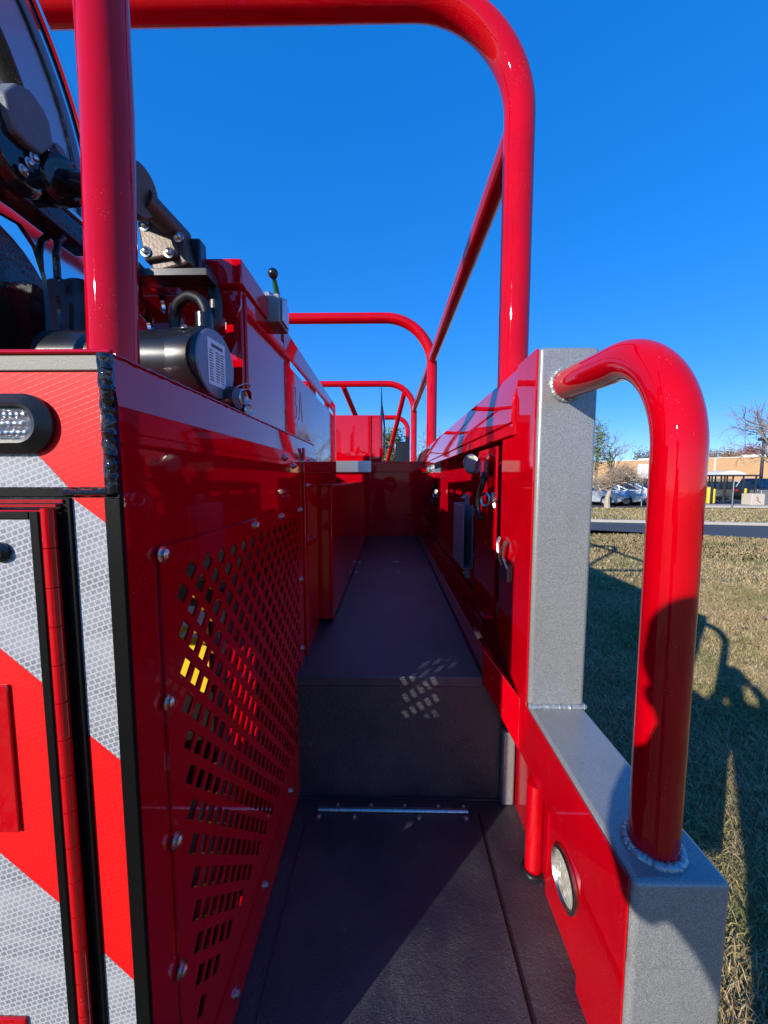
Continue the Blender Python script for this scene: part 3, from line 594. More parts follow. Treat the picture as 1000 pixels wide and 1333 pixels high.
# cast pawl
poly_plate('cast_pawl', 'pawl', [(7,118),(22,108),(40,116),(58,142),(66,160),(71,190),(56,202),(42,192),(22,172),(15,150)], -.51, .026, TR, .004)
bm = nb(); h0 = P(20, 205, 'x', -.535); lathe(bm, [(0,-.04),(.044,-.04),(.047,0),(.039,.013),(0,.013)], h0, (1,0,0), 28); h1 = P(30, 180, 'x', -.527); box(bm, -.553, -.523, h1.y-.065, h1.y+.045, h1.z-.04, h1.z+.026, Matrix.Rotation(R(20), 3, 'X')); hb = obj('bearing_housing', bm, 'black_paint', TR, .004)
for u, v in ((38,213),(44,206),(30,222)): bolt(hb, P(u, v, 'x', -.518), (1,0,0), .0045)
bm = nb(); h2 = P(78, 236, 'x', -.52); lathe(bm, [(0,-.026),(.031,-.026),(.034,0),(.034,.010),(.026,.016),(0,.016)], h2, (1,-.5,-.2), 28); tube(bm, [h2, P(190, 258, 'y', .60)], .017, 20); ax_ = obj('reel_axle', bm, 'black_paint', TR)
for u, v in ((72,198),(79,209),(88,222)): bolt(TR, P(u, v, 'x', -.52), (1,0,.3), .0085, m='pawl')
L = [P(u, v, 'x', -.546) for u, v in ((82,308),(75,314),(73,330),(75,362))]; tb('lock_rod', 'black_paint', TR, L, .0054, 10)
# far end plate of the reel, right of the tube
XF = -.42
fo = [pyz(u, v, XF) for u, v in ((150,462),(150,318),(182,342),(214,376),(226,395),(232,430),(232,462))]
fi = [[pyz(u, v, XF) for u, v in ((184,372),(190,366),(212,386),(216,404),(214,408),(186,386))], [pyz(u, v, XF) for u, v in ((198,408),(200,408),(200.5,428),(198.5,428))], [pyz(u, v, XF) for u, v in ((168,430),(168,400),(182,404),(194,416),(198,432))]]
fp = holes('f', fo, fi, 'x', XF-.006, XF); obj('reel_end_plate', fp, 'chrome', TR, smooth=False)
# rounded black cowl behind the tube
bm = nb(); a = P(108, 400, 'y', .70); lathe(bm, [(0,0),(.052,0),(.052,.10),(0,.10)], (a.x, .68, a.z-.01), (0,1,0), 30); box(bm, a.x-.045, a.x+.055, .715, .78, a.z-.10, a.z-.02); obj('winch_cowl', bm, 'plastic', TR, .004)
bx('winch_bed', 'plastic', TR, -.60, -.385, .655, .70, ZT+.0045, .135, .004)
# left upright tube
tl = tb('upright_tube', 'red_tube', TR, [(-.354, .50, ZT+.002), (-.343, .50, .45), (-.344, .50, 1.3)], .0280, 48); lab(tl, 'thick red upright tube on the rear corner')
# ---- small cabinet by the raised deck
bx('deck_cabinet', 'red', TR, -.345, -.207, 1.362, 3.18, ZR+.012, -.024, .003)
bx('cabinet_lip', 'red', TR, -.285, -.262, 1.335, 1.361, ZR+.008, -.022, .002)
bx('cabinet_top', 'red', TR, -.27, -.203, 1.355, 3.18, -.0235, -.0185, .001)
bx('lower_side', 'red_dark', TR, -.36, -.346, 1.32, 3.5, -.9, -.03)
# ---- the rest of the truck: body, cab, wheels
bd = bx('shading_body', 'red', TR, -.95, -.64, 1.94, 2.75, -.95, .62, .02)  # unseen block, sized to shade the right wall but not the cabinet
bx('rear_body', 'red', TR, -1.95, -.60, 2.76, 3.9, -.95, .10, .02)
bx('left_body', 'red', TR, -1.95, -1.0, .36, 1.32, -1.05, .1, .01)
bx('lower_skirt', 'red', TR, .405, .447, .99, 3.6, -1.2, -.455, .004)
bx('frame_rail', 'plastic', TR, -1.3, -.2, .5, 7.0, -1.3, -1.06, .01)
cabm = nb(); prism(cabm, [(4.25,-1.15),(8.0,-1.15),(8.0,-.45),(7.8,-.35),(6.7,-.28),(6.1,.12),(4.5,.15),(4.25,.05)], 'x', -1.8, -.12); cb = obj('truck_cab', cabm, 'red', TR, .05, seg=4)
wm, _, _ = mat('dark_window_glass', (.02,.025,.03), .05, 0, 1)
wp = nb(); prism(wp, [(4.7,-.28),(6.45,-.28),(6.05,.05),(4.75,.08)], 'x', -.121, -.112); obj('side_window', wp, wm, cb)
def wheel(parent, x, y, r, wdt, z0=-CZ, name='wheel'):
    bm = nb(); c = (x, y, z0+r); lathe(bm, [(r*.58,-wdt/2),(r*.9,-wdt/2),(r,-wdt*.36),(r,wdt*.36),(r*.9,wdt/2),(r*.58,wdt/2),(r*.58,-wdt/2)], c, (1,0,0), 36); o = obj(name, bm, 'rubber', parent)
    bm = nb(); lathe(bm, [(0,-wdt*.3),(r*.57,-wdt*.4),(r*.57,wdt*.4),(r*.45,wdt*.3),(r*.2,wdt*.36),(0,wdt*.36)], c, (1,0,0), 24); obj('rim', bm, 'alloy', o); return o
for x in (-1.6, -.05):
    for y in (2.4, 6.9): wheel(TR, x, y, .46, .3)
# ================================================================== THE PHOTOGRAPHER (behind the lens; throws the shadow on the handle)
def skin(name, chains, m_, parent, root=0, sub=2):
    """chains of (point, radius); equal points are welded"""
    me = bpy.data.meshes.new(name); vs, rs, es = [], [], []
    def idx(p, r):
        for i, v in enumerate(vs):
            if (Vector(v)-Vector(p)).length < 1e-5: return i
        vs.append(tuple(p)); rs.append(r); return len(vs)-1
    for ch in chains:
        prev = None
        for p, r in ch:
            i = idx(p, r)
            if prev is not None: es.append((prev, i))
            prev = i
    me.from_pydata([(x, y, z+CZ) for x, y, z in vs], es, []); o = bpy.data.objects.new(name, me); COL.objects.link(o)
    me.materials.append(m_ if not isinstance(m_, str) else M[m_])
    o.modifiers.new('skin', 'SKIN')
    if not me.skin_vertices: me.skin_vertices.new()
    for i, s in enumerate(me.skin_vertices[0].data): s.radius = (rs[i], rs[i]); s.use_root = (i == root)
    ss = o.modifiers.new('sub', 'SUBSURF'); ss.levels = sub; ss.render_levels = sub
    if parent: o.parent = parent; o.matrix_parent_inverse = Matrix.Translation(-world_loc(parent))
    return o
plain('skin', 'skin', (.55,.33,.24), .5); plain('jacket', 'navy_jacket', (.03,.04,.07), .8, 0, 0, 90, .3); plain('jeans', 'dark_jeans', (.04,.05,.09), .85, 0, 0, 200, .3); plain('hair', 'brown_hair', (.05,.03,.02), .6, 0, 0, 150, .6)
G = -CZ
pv = (-.16, -.52, -.70); ch1 = (-.24, -.50, -.30); ch2 = (-.29, -.46, -.10); nk = (-.335, -.42, .03); hd = (-.352, -.375, .12); ht_ = (-.352, -.365, .215)
ls, rs_ = (-.43, -.44, -.05), (-.13, -.46, -.07); le, re = (-.36, -.25, -.08), (.05, -.34, -.22); lw_, rw = (-.19, -.12, -.06), (.10, -.12, -.08)
lh, rh = (-.115, -.07, -.03), (.085, -.065, -.03)
lk, la, rk, ra = (-.23, -.50, -1.15), (-.25, -.58, G+.09), (-.04, -.48, -1.15), (-.02, -.56, G+.09)
body = skin('person', [[(pv,.12),(ch1,.13),(ch2,.13),(nk,.055),(hd,.082),(ht_,.088)], [(ch2,.13),(ls,.058),(le,.045),(lw_,.030),(lh,.032)], [(ch2,.13),(rs_,.058),(re,.045),(rw,.030),(rh,.032)],
    [(pv,.12),((-.23,-.52,-.80),.085),(lk,.060),(la,.042),((-.25,-.45,G+.035),.04),((-.25,-.38,G+.03),.032)], [(pv,.12),((-.08,-.52,-.80),.085),(rk,.060),(ra,.042),((-.02,-.43,G+.035),.04),((-.02,-.36,G+.03),.032)]], 'skin', None)
tag(body, 'person in dark jacket holding up a phone, whose shadow falls on the red handle', 'person')
skin('jacket', [[((-.17,-.52,-.72),.135),(ch1,.145),(ch2,.145),((-.33,-.425,-.01),.07)], [(ch2,.145),(ls,.070),(le,.056),(lw_,.040)], [(ch2,.145),(rs_,.070),(re,.056),(rw,.040)]], 'jacket', body)
skin('trousers', [[((-.16,-.52,-.68),.125),((-.16,-.52,-.74),.13)], [((-.16,-.52,-.74),.13),((-.23,-.52,-.80),.095),(lk,.072),((-.25,-.57,G+.14),.06)], [((-.16,-.52,-.74),.13),((-.08,-.52,-.80),.095),(rk,.072),((-.02,-.55,G+.14),.06)]], 'jeans', body)
for s, h in ((-1, lh), (1, rh)):
    for k in range(4):
        z = h[2]+.028-k*.019; skin('finger', [[((h[0]+s*.005, h[1]-.005, z), .0095), ((h[0]+s*.006, h[1]+.026, z+.002), .009), ((h[0]-s*.014, h[1]+.040, z+.003), .0085), ((h[0]-s*.032-(k % 2)*s*.004, h[1]+.036, z+.003), .0075)]], 'skin', body, sub=1)
    skin('thumb', [[((h[0], h[1]-.012, h[2]+.01), .012), ((h[0]-s*.014, h[1]+.008, h[2]+.028), .0105), ((h[0]-s*.03, h[1]+.016, h[2]+.03), .009)]], 'skin', body, sub=1)
hr = nb(); bmesh.ops.create_icosphere(hr, subdivisions=4, radius=1, matrix=Matrix.Translation((-.352, -.378, .205)) @ Matrix.Diagonal((.085, .098, .088, 1)))
for v_ in hr.verts: v_.co *= 1
bmesh.ops.delete(hr, geom=[v_ for v_ in hr.verts if v_.co.y > -.318 and v_.co.z < .23 or v_.co.z < .12], context='VERTS'); ho = obj('hair', hr, 'hair', body); sm = ho.modifiers.new('s', 'SOLIDIFY'); sm.thickness = .006
fa = nb(); fy = -.284
prism(fa, [(-.359,.15),(-.345,.15),(-.348,.178),(-.356,.178)], 'y', fy-.01, fy+.014); obj('nose', fa, 'skin', body, .003)
for s in (-1, 1):
    e = nb(); bmesh.ops.create_uvsphere(e, u_segments=12, v_segments=8, radius=.011, matrix=Matrix.Translation((-.352+s*.031, -.296, .175))); obj('eye', e, 'label_white', body)
    e = nb(); lathe(e, [(.005,0),(.014,.004),(.018,0),(.012,-.006),(.005,0)], (-.352+s*.088, -.37, .165), (1,.2,0), 14); obj('ear', e, 'skin', body)
mo = nb(); prism(mo, rrect(-.372, -.332, .122, .134, .005, 3), 'y', fy-.01, fy+.002); mm_, _, _ = mat('lips', (.4,.14,.12), .5); obj('mouth', mo, mm_, body)
ph = bx('phone', 'plastic', None, -.095, .075, -.022, -.013, -.035+0, .045, .004); tag(ph, 'black phone held up sideways in both hands of the photographer', 'phone')
# ================================================================== THE PLACE
def W(u, v, z=0):
    """ground point (world) under a photo pixel"""
    p = P(u, v, 'z', z-CZ); return Vector((p.x, p.y, z))
def WY(u, v, y): p = P(u, v, 'y', y); return Vector((p.x, p.y, p.z+CZ))
def sheet_obj(name, poly, z, m_, subd=0):
    bm = nb(); bm.faces.new([bm.verts.new((x, y, z)) for x, y in poly])
    if bm.faces[:][0].normal.z < 0: pass
    me = bpy.data.meshes.new(name); bmesh.ops.recalc_face_normals(bm, faces=bm.faces[:]); bm.normal_update()
    for f in bm.faces:
        if f.normal.z < 0: f.normal_flip()
    bm.to_mesh(me); bm.free(); me.materials.append(m_); o = bpy.data.objects.new(name, me); COL.objects.link(o); return o
m, t, b = mat('dry_lawn', (.1,.1,.05), .9); v = coords(t); n1 = noise(t, v, .55, 6, .6); n2 = noise(t, v, 8, 6, .7); n3 = noise(t, v, 60, 4, .7)
c = ramp(t, n1, [(.32,(.14,.14,.045)),(.5,(.28,.22,.08)),(.68,(.40,.28,.12))]); c = mixc(t, ramp(t, n2, [(.35,(0,0,0)),(.7,(.55,.55,.55))]), c, (.12,.10,.04)); c = mixc(t, ramp(t, n3, [(.45,(0,0,0)),(.7,(.5,.5,.5))]), c, (.34,.26,.13))
t.links.new(c, b.inputs['Base Color']); bump(t, b, n3, .8, .03, False); M['lawn'] = m
kind(sheet_obj('ground', [(-600,-600),(600,-600),(600,900),(-600,900)], 0, m))
m, t, b = mat('asphalt', (.05,.05,.055), .85); v = coords(t); n = noise(t, v, 40, 5, .7); n2 = noise(t, v, .8, 4)
c = mixc(t, n, (.035,.037,.042), (.075,.075,.08)); c = mixc(t, ramp(t, n2, [(.4,(0,0,0)),(.7,(.5,.5,.5))]), c, (.09,.09,.09)); t.links.new(c, b.inputs['Base Color']); M['asphalt'] = m
m, t, b = mat('pale_concrete', (.45,.42,.37), .8); v = coords(t); n = noise(t, v, 12, 5, .7); c = mixc(t, n, (.30,.28,.25), (.52,.48,.42)); t.links.new(c, b.inputs['Base Color']); M['concrete'] = m
# road crossing in front, its near and far edges
n0, n1_ = W(770,690), W(998,702); f0, f1_ = W(770,679.5), W(998,684.5)
def ext(a, c, t0, t1): d = (c-a); return a+d*t0, a+d*t1
na, nb_ = ext(n0, n1_, -14, 8); fa_, fb = ext(f0, f1_, -9.5, 5.5)
kind(sheet_obj('road', [(na.x,na.y),(nb_.x,nb_.y),(fb.x,fb.y),(fa_.x,fa_.y)], .004, M['asphalt']))
def kerb(name, a, c, wd, h, m_='concrete'):
    d = (c-a).normalized(); nrm = Vector((-d.y, d.x, 0)); bm = nb(); vs = [a, c, c+nrm*wd, a+nrm*wd]
    A = [bm.verts.new((q_.x, q_.y, -.02)) for q_ in vs]; B = [bm.verts.new((q_.x, q_.y, h)) for q_ in vs]
    bm.faces.new(A[::-1]); bm.faces.new(B)
    for k in range(4): bm.faces.new((A[k], A[(k+1) % 4], B[(k+1) % 4], B[k]))
    return kind(obj(name, bm, m_, None, .01, z=0))
kerb('kerb', fa_, fb, .16, .10)
# parking area beyond the verge
pk = [W(740,663), W(833,661), W(918,660.5), W(1100,664)]
kind(sheet_obj('parking_area', [(-60, 26), (pk[0].x,pk[0].y), (pk[1].x,pk[1].y), (pk[2].x,pk[2].y), (pk[3].x+15,pk[3].y-2), (120, 30), (160, 95), (-60, 95)], .004, M['asphalt']))
a, c = W(905,660.5), W(1060,662); kerb('footpath', a, c+(c-a)*.5, 1.6, .12)
# ---- brick building
m, t, b = mat('tan_brick', (.45,.28,.15), .85); v = coords(t, (1,1,1), (math.pi/2,0,0)); br_ = N(t, 'ShaderNodeTexBrick'); br_.inputs['Scale'].default_value = 1.4
br_.inputs['Color1'].default_value = (.50,.29,.13,1); br_.inputs['Color2'].default_value = (.42,.22,.10,1); br_.inputs['Mortar'].default_value = (.50,.38,.24,1); br_.inputs['Mortar Size'].default_value = .02
t.links.new(v, br_.inputs['Vector']); n = noise(t, coords(t), .35, 5, .7); c = mixc(t, ramp(t, n, [(.4,(0,0,0)),(.65,(.6,.6,.6))]), br_.outputs['Color'], (.55,.30,.13)); t.links.new(c, b.inputs['Base Color']); M['brick'] = m
plain('white_paint', 'white_painted_metal', (.75,.75,.73), .5); plain('dark_metal', 'dark_painted_metal', (.03,.03,.035), .5); plain('yel_paint', 'yellow_bollard_paint', (.62,.46,.02), .5)
plain('roof_trim', 'pale_stone_trim', (.55,.47,.38), .7)
bl, br2 = WY(700, 617, 110), WY(1130, 596, 66)
dv = Vector((br2.x-bl.x, br2.y-bl.y, 0)); Lb = dv.length; dn = dv.normalized(); perp = Vector((-dn.y, dn.x, 0))
def wall_pt(s, o=0): return Vector((bl.x, bl.y, 0))+dn*s-perp*o
HB = 5.9
BD = thing('brick_building', 'long low tan brick commercial building across the parking area', 'building', ((bl.x+br2.x)/2, (bl.y+br2.y)/2, 0))
def wbox(name, m_, s0, s1, o0, o1, z0, z1, parent, bevel=0):
    bm = nb(); vs = [wall_pt(s0,o0), wall_pt(s1,o0), wall_pt(s1,o1), wall_pt(s0,o1)]
    A = [bm.verts.new((q_.x,q_.y,z0)) for q_ in vs]; B = [bm.verts.new((q_.x,q_.y,z1)) for q_ in vs]; bm.faces.new(A[::-1]); bm.faces.new(B)
    for k in range(4): bm.faces.new((A[k], A[(k+1) % 4], B[(k+1) % 4], B[k]))
    return obj(name, bm, m_, parent, bevel, z=0)
wbox('wall', 'brick', -40, Lb+10, 0, -40, 0, HB, BD)
wbox('coping', 'roof_trim', -40, Lb+10, .12, -.4, HB+.002, HB+.25, BD)
s = -36
while s < Lb+8: wbox('pilaster', 'roof_trim', s, s+.35, .10, .002, 0, HB, BD); s += 9.3
for s, w_, h, dd in ((22,3,1.3,6),(30,2,.9,5),(41,5,1.6,9),(60,3.5,1.0,7),(72,2.2,1.2,6),(78,2,.8,6)):
    wbox('rooftop_unit', 'white_paint', s, s+w_, -dd-3, -dd-5, HB, HB+h*.6+.2, BD)
# ---- cars
def carmat(name, col): mm, tt, bb = mat(name, col, .3, .3, 1, .03); return mm
CW = carmat('white_car_paint', (.72,.73,.74)); CS = carmat('silver_car_paint', (.42,.46,.50)); CK = carmat('dark_car_paint', (.02,.02,.025))
GL, _, _ = mat('car_glass', (.015,.02,.025), .04, 0, 1)
LR, _, _ = mat('red_lamp_plastic', (.4,.01,.01), .2, 0, 1)
def make_car(name, label, paint_, loc, rz, suv=False):
    root = thing(name, label, 'car', loc, 'cars parked in the far parking area'); root.rotation_euler = (0,0,rz)
    bh = .28 if suv else 0
    body = [(-2.25,.32),(-2.28,.62),(-2.2,.90+bh*.5),(-1.7,.98+bh*.4),(-1.0,1.0+bh*.3),(.9,.96+bh*.3),(1.6,.88+bh*.3),(2.15,.74+bh*.3),(2.28,.55),(2.25,.30),(1.85,.22),(-1.9,.22)]
    def local(nm, bm, m_, bev, par):
        bmesh.ops.recalc_face_normals(bm, faces=bm.faces[:]); me = bpy.data.meshes.new(nm); bm.to_mesh(me); bm.free(); me.materials.append(m_)
        me.polygons.foreach_set('use_smooth', [True]*len(me.polygons)); me.set_sharp_from_angle(angle=R(35))
        o = bpy.data.objects.new(nm, me); COL.objects.link(o); o.parent = par
        if bev: bv = o.modifiers.new('b', 'BEVEL'); bv.width = bev; bv.segments = 3; bv.limit_method = 'ANGLE'
        return o
    bm = nb(); prism(bm, [(x, z) for x, z in body], 'y', -.88, .88); bo = local('body', bm, paint_, .07, root)
    cabp = [(-1.75,.97+bh*.4),(-1.15,1.40+bh),(.05,1.44+bh),(.95,.95+bh*.3)] if not suv else [(-2.1,1.05),(-1.85,1.66),(.0,1.70),(.9,1.0)]
    bm = nb()
    A = [bm.verts.new((x, -.80+.16*(z > 1.2), z)) for x, z in cabp]; B = [bm.verts.new((x, .80-.16*(z > 1.2), z)) for x, z in cabp]
    bm.faces.new(A); bm.faces.new(B[::-1])
    for k in range(4): bm.faces.new((A[k], B[k], B[(k+1) % 4], A[(k+1) % 4]))
    local('window_glass', bm, GL, .03, root)
    zt = 1.44+bh if not suv else 1.70
    bm = nb(); prism(bm, [(cabp[1][0]-.05, zt-.03), (cabp[1][0]+.05, zt+.02), (cabp[2][0], zt+.025), (cabp[2][0]+.12, zt-.03)], 'y', -.66, .66)
    for s_ in (-1, 1):
        for (xa_, za_, xb2, zb2) in ((cabp[0][0],cabp[0][1],cabp[1][0],zt-.01),(cabp[3][0],cabp[3][1],cabp[2][0],zt-.01),(-.45,.98,-.45,zt-.01)):
            tube(bm, [(xa_, s_*.81, za_), (xb2, s_*.66, zb2)], .045, 6)
    local('roof', bm, paint_, 0, root)
    for x in (-1.38, 1.42):
        for y in (-.80, .80):
            bm = nb(); lathe(bm, [(.2,-.11),(.30,-.11),(.33,-.08),(.33,.08),(.30,.11),(.2,.11)], (x, y+.03*(1 if y > 0 else -1), .33), (0,1,0), 20); w_ = local('wheel', bm, M['rubber'], 0, root)
            bm = nb(); lathe(bm, [(0,-.10),(.21,-.115),(.21,.115),(0,.10)], (x, y+.03*(1 if y > 0 else -1), .33), (0,1,0), 12); local('rim', bm, M['alloy'], 0, w_)
    for y in (-.66, .66):
        bm = nb(); box(bm, 2.14, 2.275, y-.17, y+.17, .58, .70); local('headlight', bm, M['glass_lamp'], .02, root)
        bm = nb(); box(bm, -2.29, -2.2, y-.17, y+.17, .70, .84); local('tail_light', bm, LR, .02, root)
    bm = nb(); box(bm, 2.2, 2.285, -.5, .5, .38, .50); local('grille', bm, M['rubber'], .01, root)
    return root
def put(u, v): p = W(u, v, .004); return (p.x, p.y, .004)
make_car('parked_car', 'silver sedan parked behind the small round tree, nearest the grey post', CS, put(790,656), R(-48))
make_car('parked_car', 'white sedan parked to the right of the silver one with its nose to the verge', CW, put(817,655.3), R(-46))
make_car('parked_car', 'silver hatchback mostly hidden by the grey post', CS, put(766,656.5), R(-50))
make_car('parked_car', 'dark car parked behind the white sign by the red handle', CK, put(848,652), R(15), True)
make_car('parked_car', 'black sport utility car at the right edge beside the lamp post', CK, put(1000,651), R(10), True)
make_car('parked_car', 'dark car parked behind the glass bus shelter', CK, put(945,649.5), R(8))
make_car('parked_car', 'white car parked far behind the bus shelter', CW, put(966,647.5), R(5))
make_car('parked_car', 'dark car half hidden by the red handle left of the yellow bollard', CK, put(902,650), R(12), True)
# ---- bus shelter
GSm, gt, gb = mat('shelter_glass', (.55,.6,.6), .05); gb.inputs['Transmission Weight'].default_value = .9; gb.inputs['Alpha'].default_value = 1
s0, s1 = W(925, 656.2, .12), W(981, 656.2, .12); sy = s0.y; sx0, sx1 = s0.x, s1.x; hgt = 1.72
SH = thing('bus_shelter', 'glass bus shelter with a pale domed roof and dark posts', 'bus shelter', ((sx0+sx1)/2, sy+.8, .12))
bm = nb(); prism(bm, [(sx0-.1,.12+hgt),(sx1+.1,.12+hgt),(sx1+.1,.12+hgt+.1),(sx0-.1,.12+hgt+.1)], 'y', sy-.1, sy+1.7); obj('roof_frame', bm, 'dark_metal', SH, z=0)
bm = nb(); n_ = 10; pr = [(sx0+.5,.12+hgt+.105)]+[(sx0+.5+(sx1-sx0-1.0)*k/n_, .12+hgt+.105+.24*math.sin(math.pi*k/n_)**.6) for k in range(1, n_)]+[(sx1-.5,.12+hgt+.105)]
prism(bm, pr, 'y', sy+.1, sy+1.5); obj('domed_roof', bm, 'white_paint', SH, z=0)
for k in range(8):
    x = sx0+(sx1-sx0)*k/7
    for y in ((sy, sy+1.6) if k in (0, 7) else (sy+1.6,)) if k not in (0,2,5,7) else (sy, sy+1.6): bx('post', 'dark_metal', SH, x-.035, x+.035, y-.03, y+.03, .12, .12+hgt, z=0)
for z_ in (.5, 1.0, 1.45): bx('crossbar', 'dark_metal', SH, sx0, sx1, sy+1.57, sy+1.63, z_, z_+.05, z=0)
bx('glass_panel', GSm, SH, sx0+.05, sx1-.05, sy+1.5, sy+1.51, .3, 1.7, z=0); bx('bench', 'dark_metal', SH, sx0+.6, sx1-.6, sy+1.0, sy+1.4, .52, .60, z=0)
# bollards, utility box, posts, signs, lamp
def bollard(u, v, h, r, label, m_='yel_paint'):
    p = W(u, v, .12); bm = nb(); lathe(bm, [(0,0),(r,0),(r,h-.05),(r*.8,h),(0,h+.02)], (p.x,p.y,.12), (0,0,1), 16); o = obj('bollard', bm, m_, None, z=0); tag(o, label, 'bollard', 'bollards in front of the bus shelter'); return o
bollard(922, 655.2, 1.03, .13, 'bright yellow bollard nearest the red handle, left of the bus shelter'); bollard(928.3, 655, .92, .1, 'orange-yellow bollard just left of the bus shelter posts')
bollard(969.5, 655.2, .95, .07, 'slim yellow and white bollard in front of the shelter glass')
p = W(989, 657.5, .12); UB = bx('utility_box', 'roof_trim', None, p.x-.48, p.x+.30, p.y, p.y+.7, .12, .80, .03, z=0); tag(UB, 'pale utility box with a dark scribble on its front, right of the shelter', 'utility box')
bm = nb(); x_ = p.x-.1
tube(bm, [(x_-.12,p.y-.006,.62),(x_,p.y-.006,.5),(x_-.08,p.y-.006,.42),(x_+.14,p.y-.006,.25)], .018, 6); obj('scribble', bm, 'rubber', UB, z=0)
p = W(1003, 657, .12); o = bx('utility_cabinet', 'cast', None, p.x-.5, p.x+1.0, p.y+.1, p.y+.9, .12, 1.0, .03, z=0); tag(o, 'grey utility cabinet at the right edge of the photo', 'utility box')
p = W(953, 659.5, .12); o = tb('thin_post', 'steel', None, [(p.x,p.y,.0),(p.x,p.y,1.55)], .035, 10, z=0); tag(o, 'thin grey post standing in front of the bus shelter', 'post')
p = W(988.5, 650, 0); top = WY(988.5, 573, p.y); LP = thing('street_lamp', 'tall dark street lamp with a flat head, right of the shelter', 'street lamp', (p.x, p.y, 0))
tb('pole', 'dark_metal', LP, [(p.x,p.y,0),(p.x,p.y,top.z)], [.13,.10], 12, z=0); bx('lamp_head', 'dark_metal', LP, p.x-.35, p.x+1.0, p.y-.2, p.y+.2, top.z-.05, top.z+.18, .03, z=0)
a = WY(831.5, 604, 42); c = WY(852, 629, 42); SG = thing('sign_board', 'large blank white sign board on posts, left of the red handle', 'sign', ((a.x+c.x)/2, 42, 0))
bx('board', 'white_paint', SG, a.x, c.x, 42, 42.15, c.z, a.z, .02, z=0); bx('post', 'dark_metal', SG, a.x+.4, a.x+.55, 42.16, 42.3, 0, a.z-.1, z=0); bx('post', 'dark_metal', SG, c.x-.5, c.x-.35, 42.16, 42.3, 0, a.z-.1, z=0)
p = W(835, 659, 0); o = tb('thin_post', 'steel', None, [(p.x,p.y,0),(p.x,p.y,1.4)], .04, 10, z=0); tag(o, 'thin pale post on the verge right of the white car', 'post')
p = W(827.5, 655, 0); c = WY(827.5, 632, p.y); PS = thing('round_sign', 'small pale blue round sign on a thin post, left of the white board', 'sign', (p.x, p.y, 0))
tb('post', 'steel', PS, [(p.x,p.y,0),(p.x,p.y,c.z)], .03, 8, z=0); bm = nb(); mb_, _, _ = mat('pale_blue_sign', (.12,.35,.5), .5); lathe(bm, [(0,-.01),(.22,-.01),(.22,.01),(0,.01)], (c.x,c.y-.05,c.z), (0,1,0), 20); obj('disc', bm, mb_, PS, z=0)
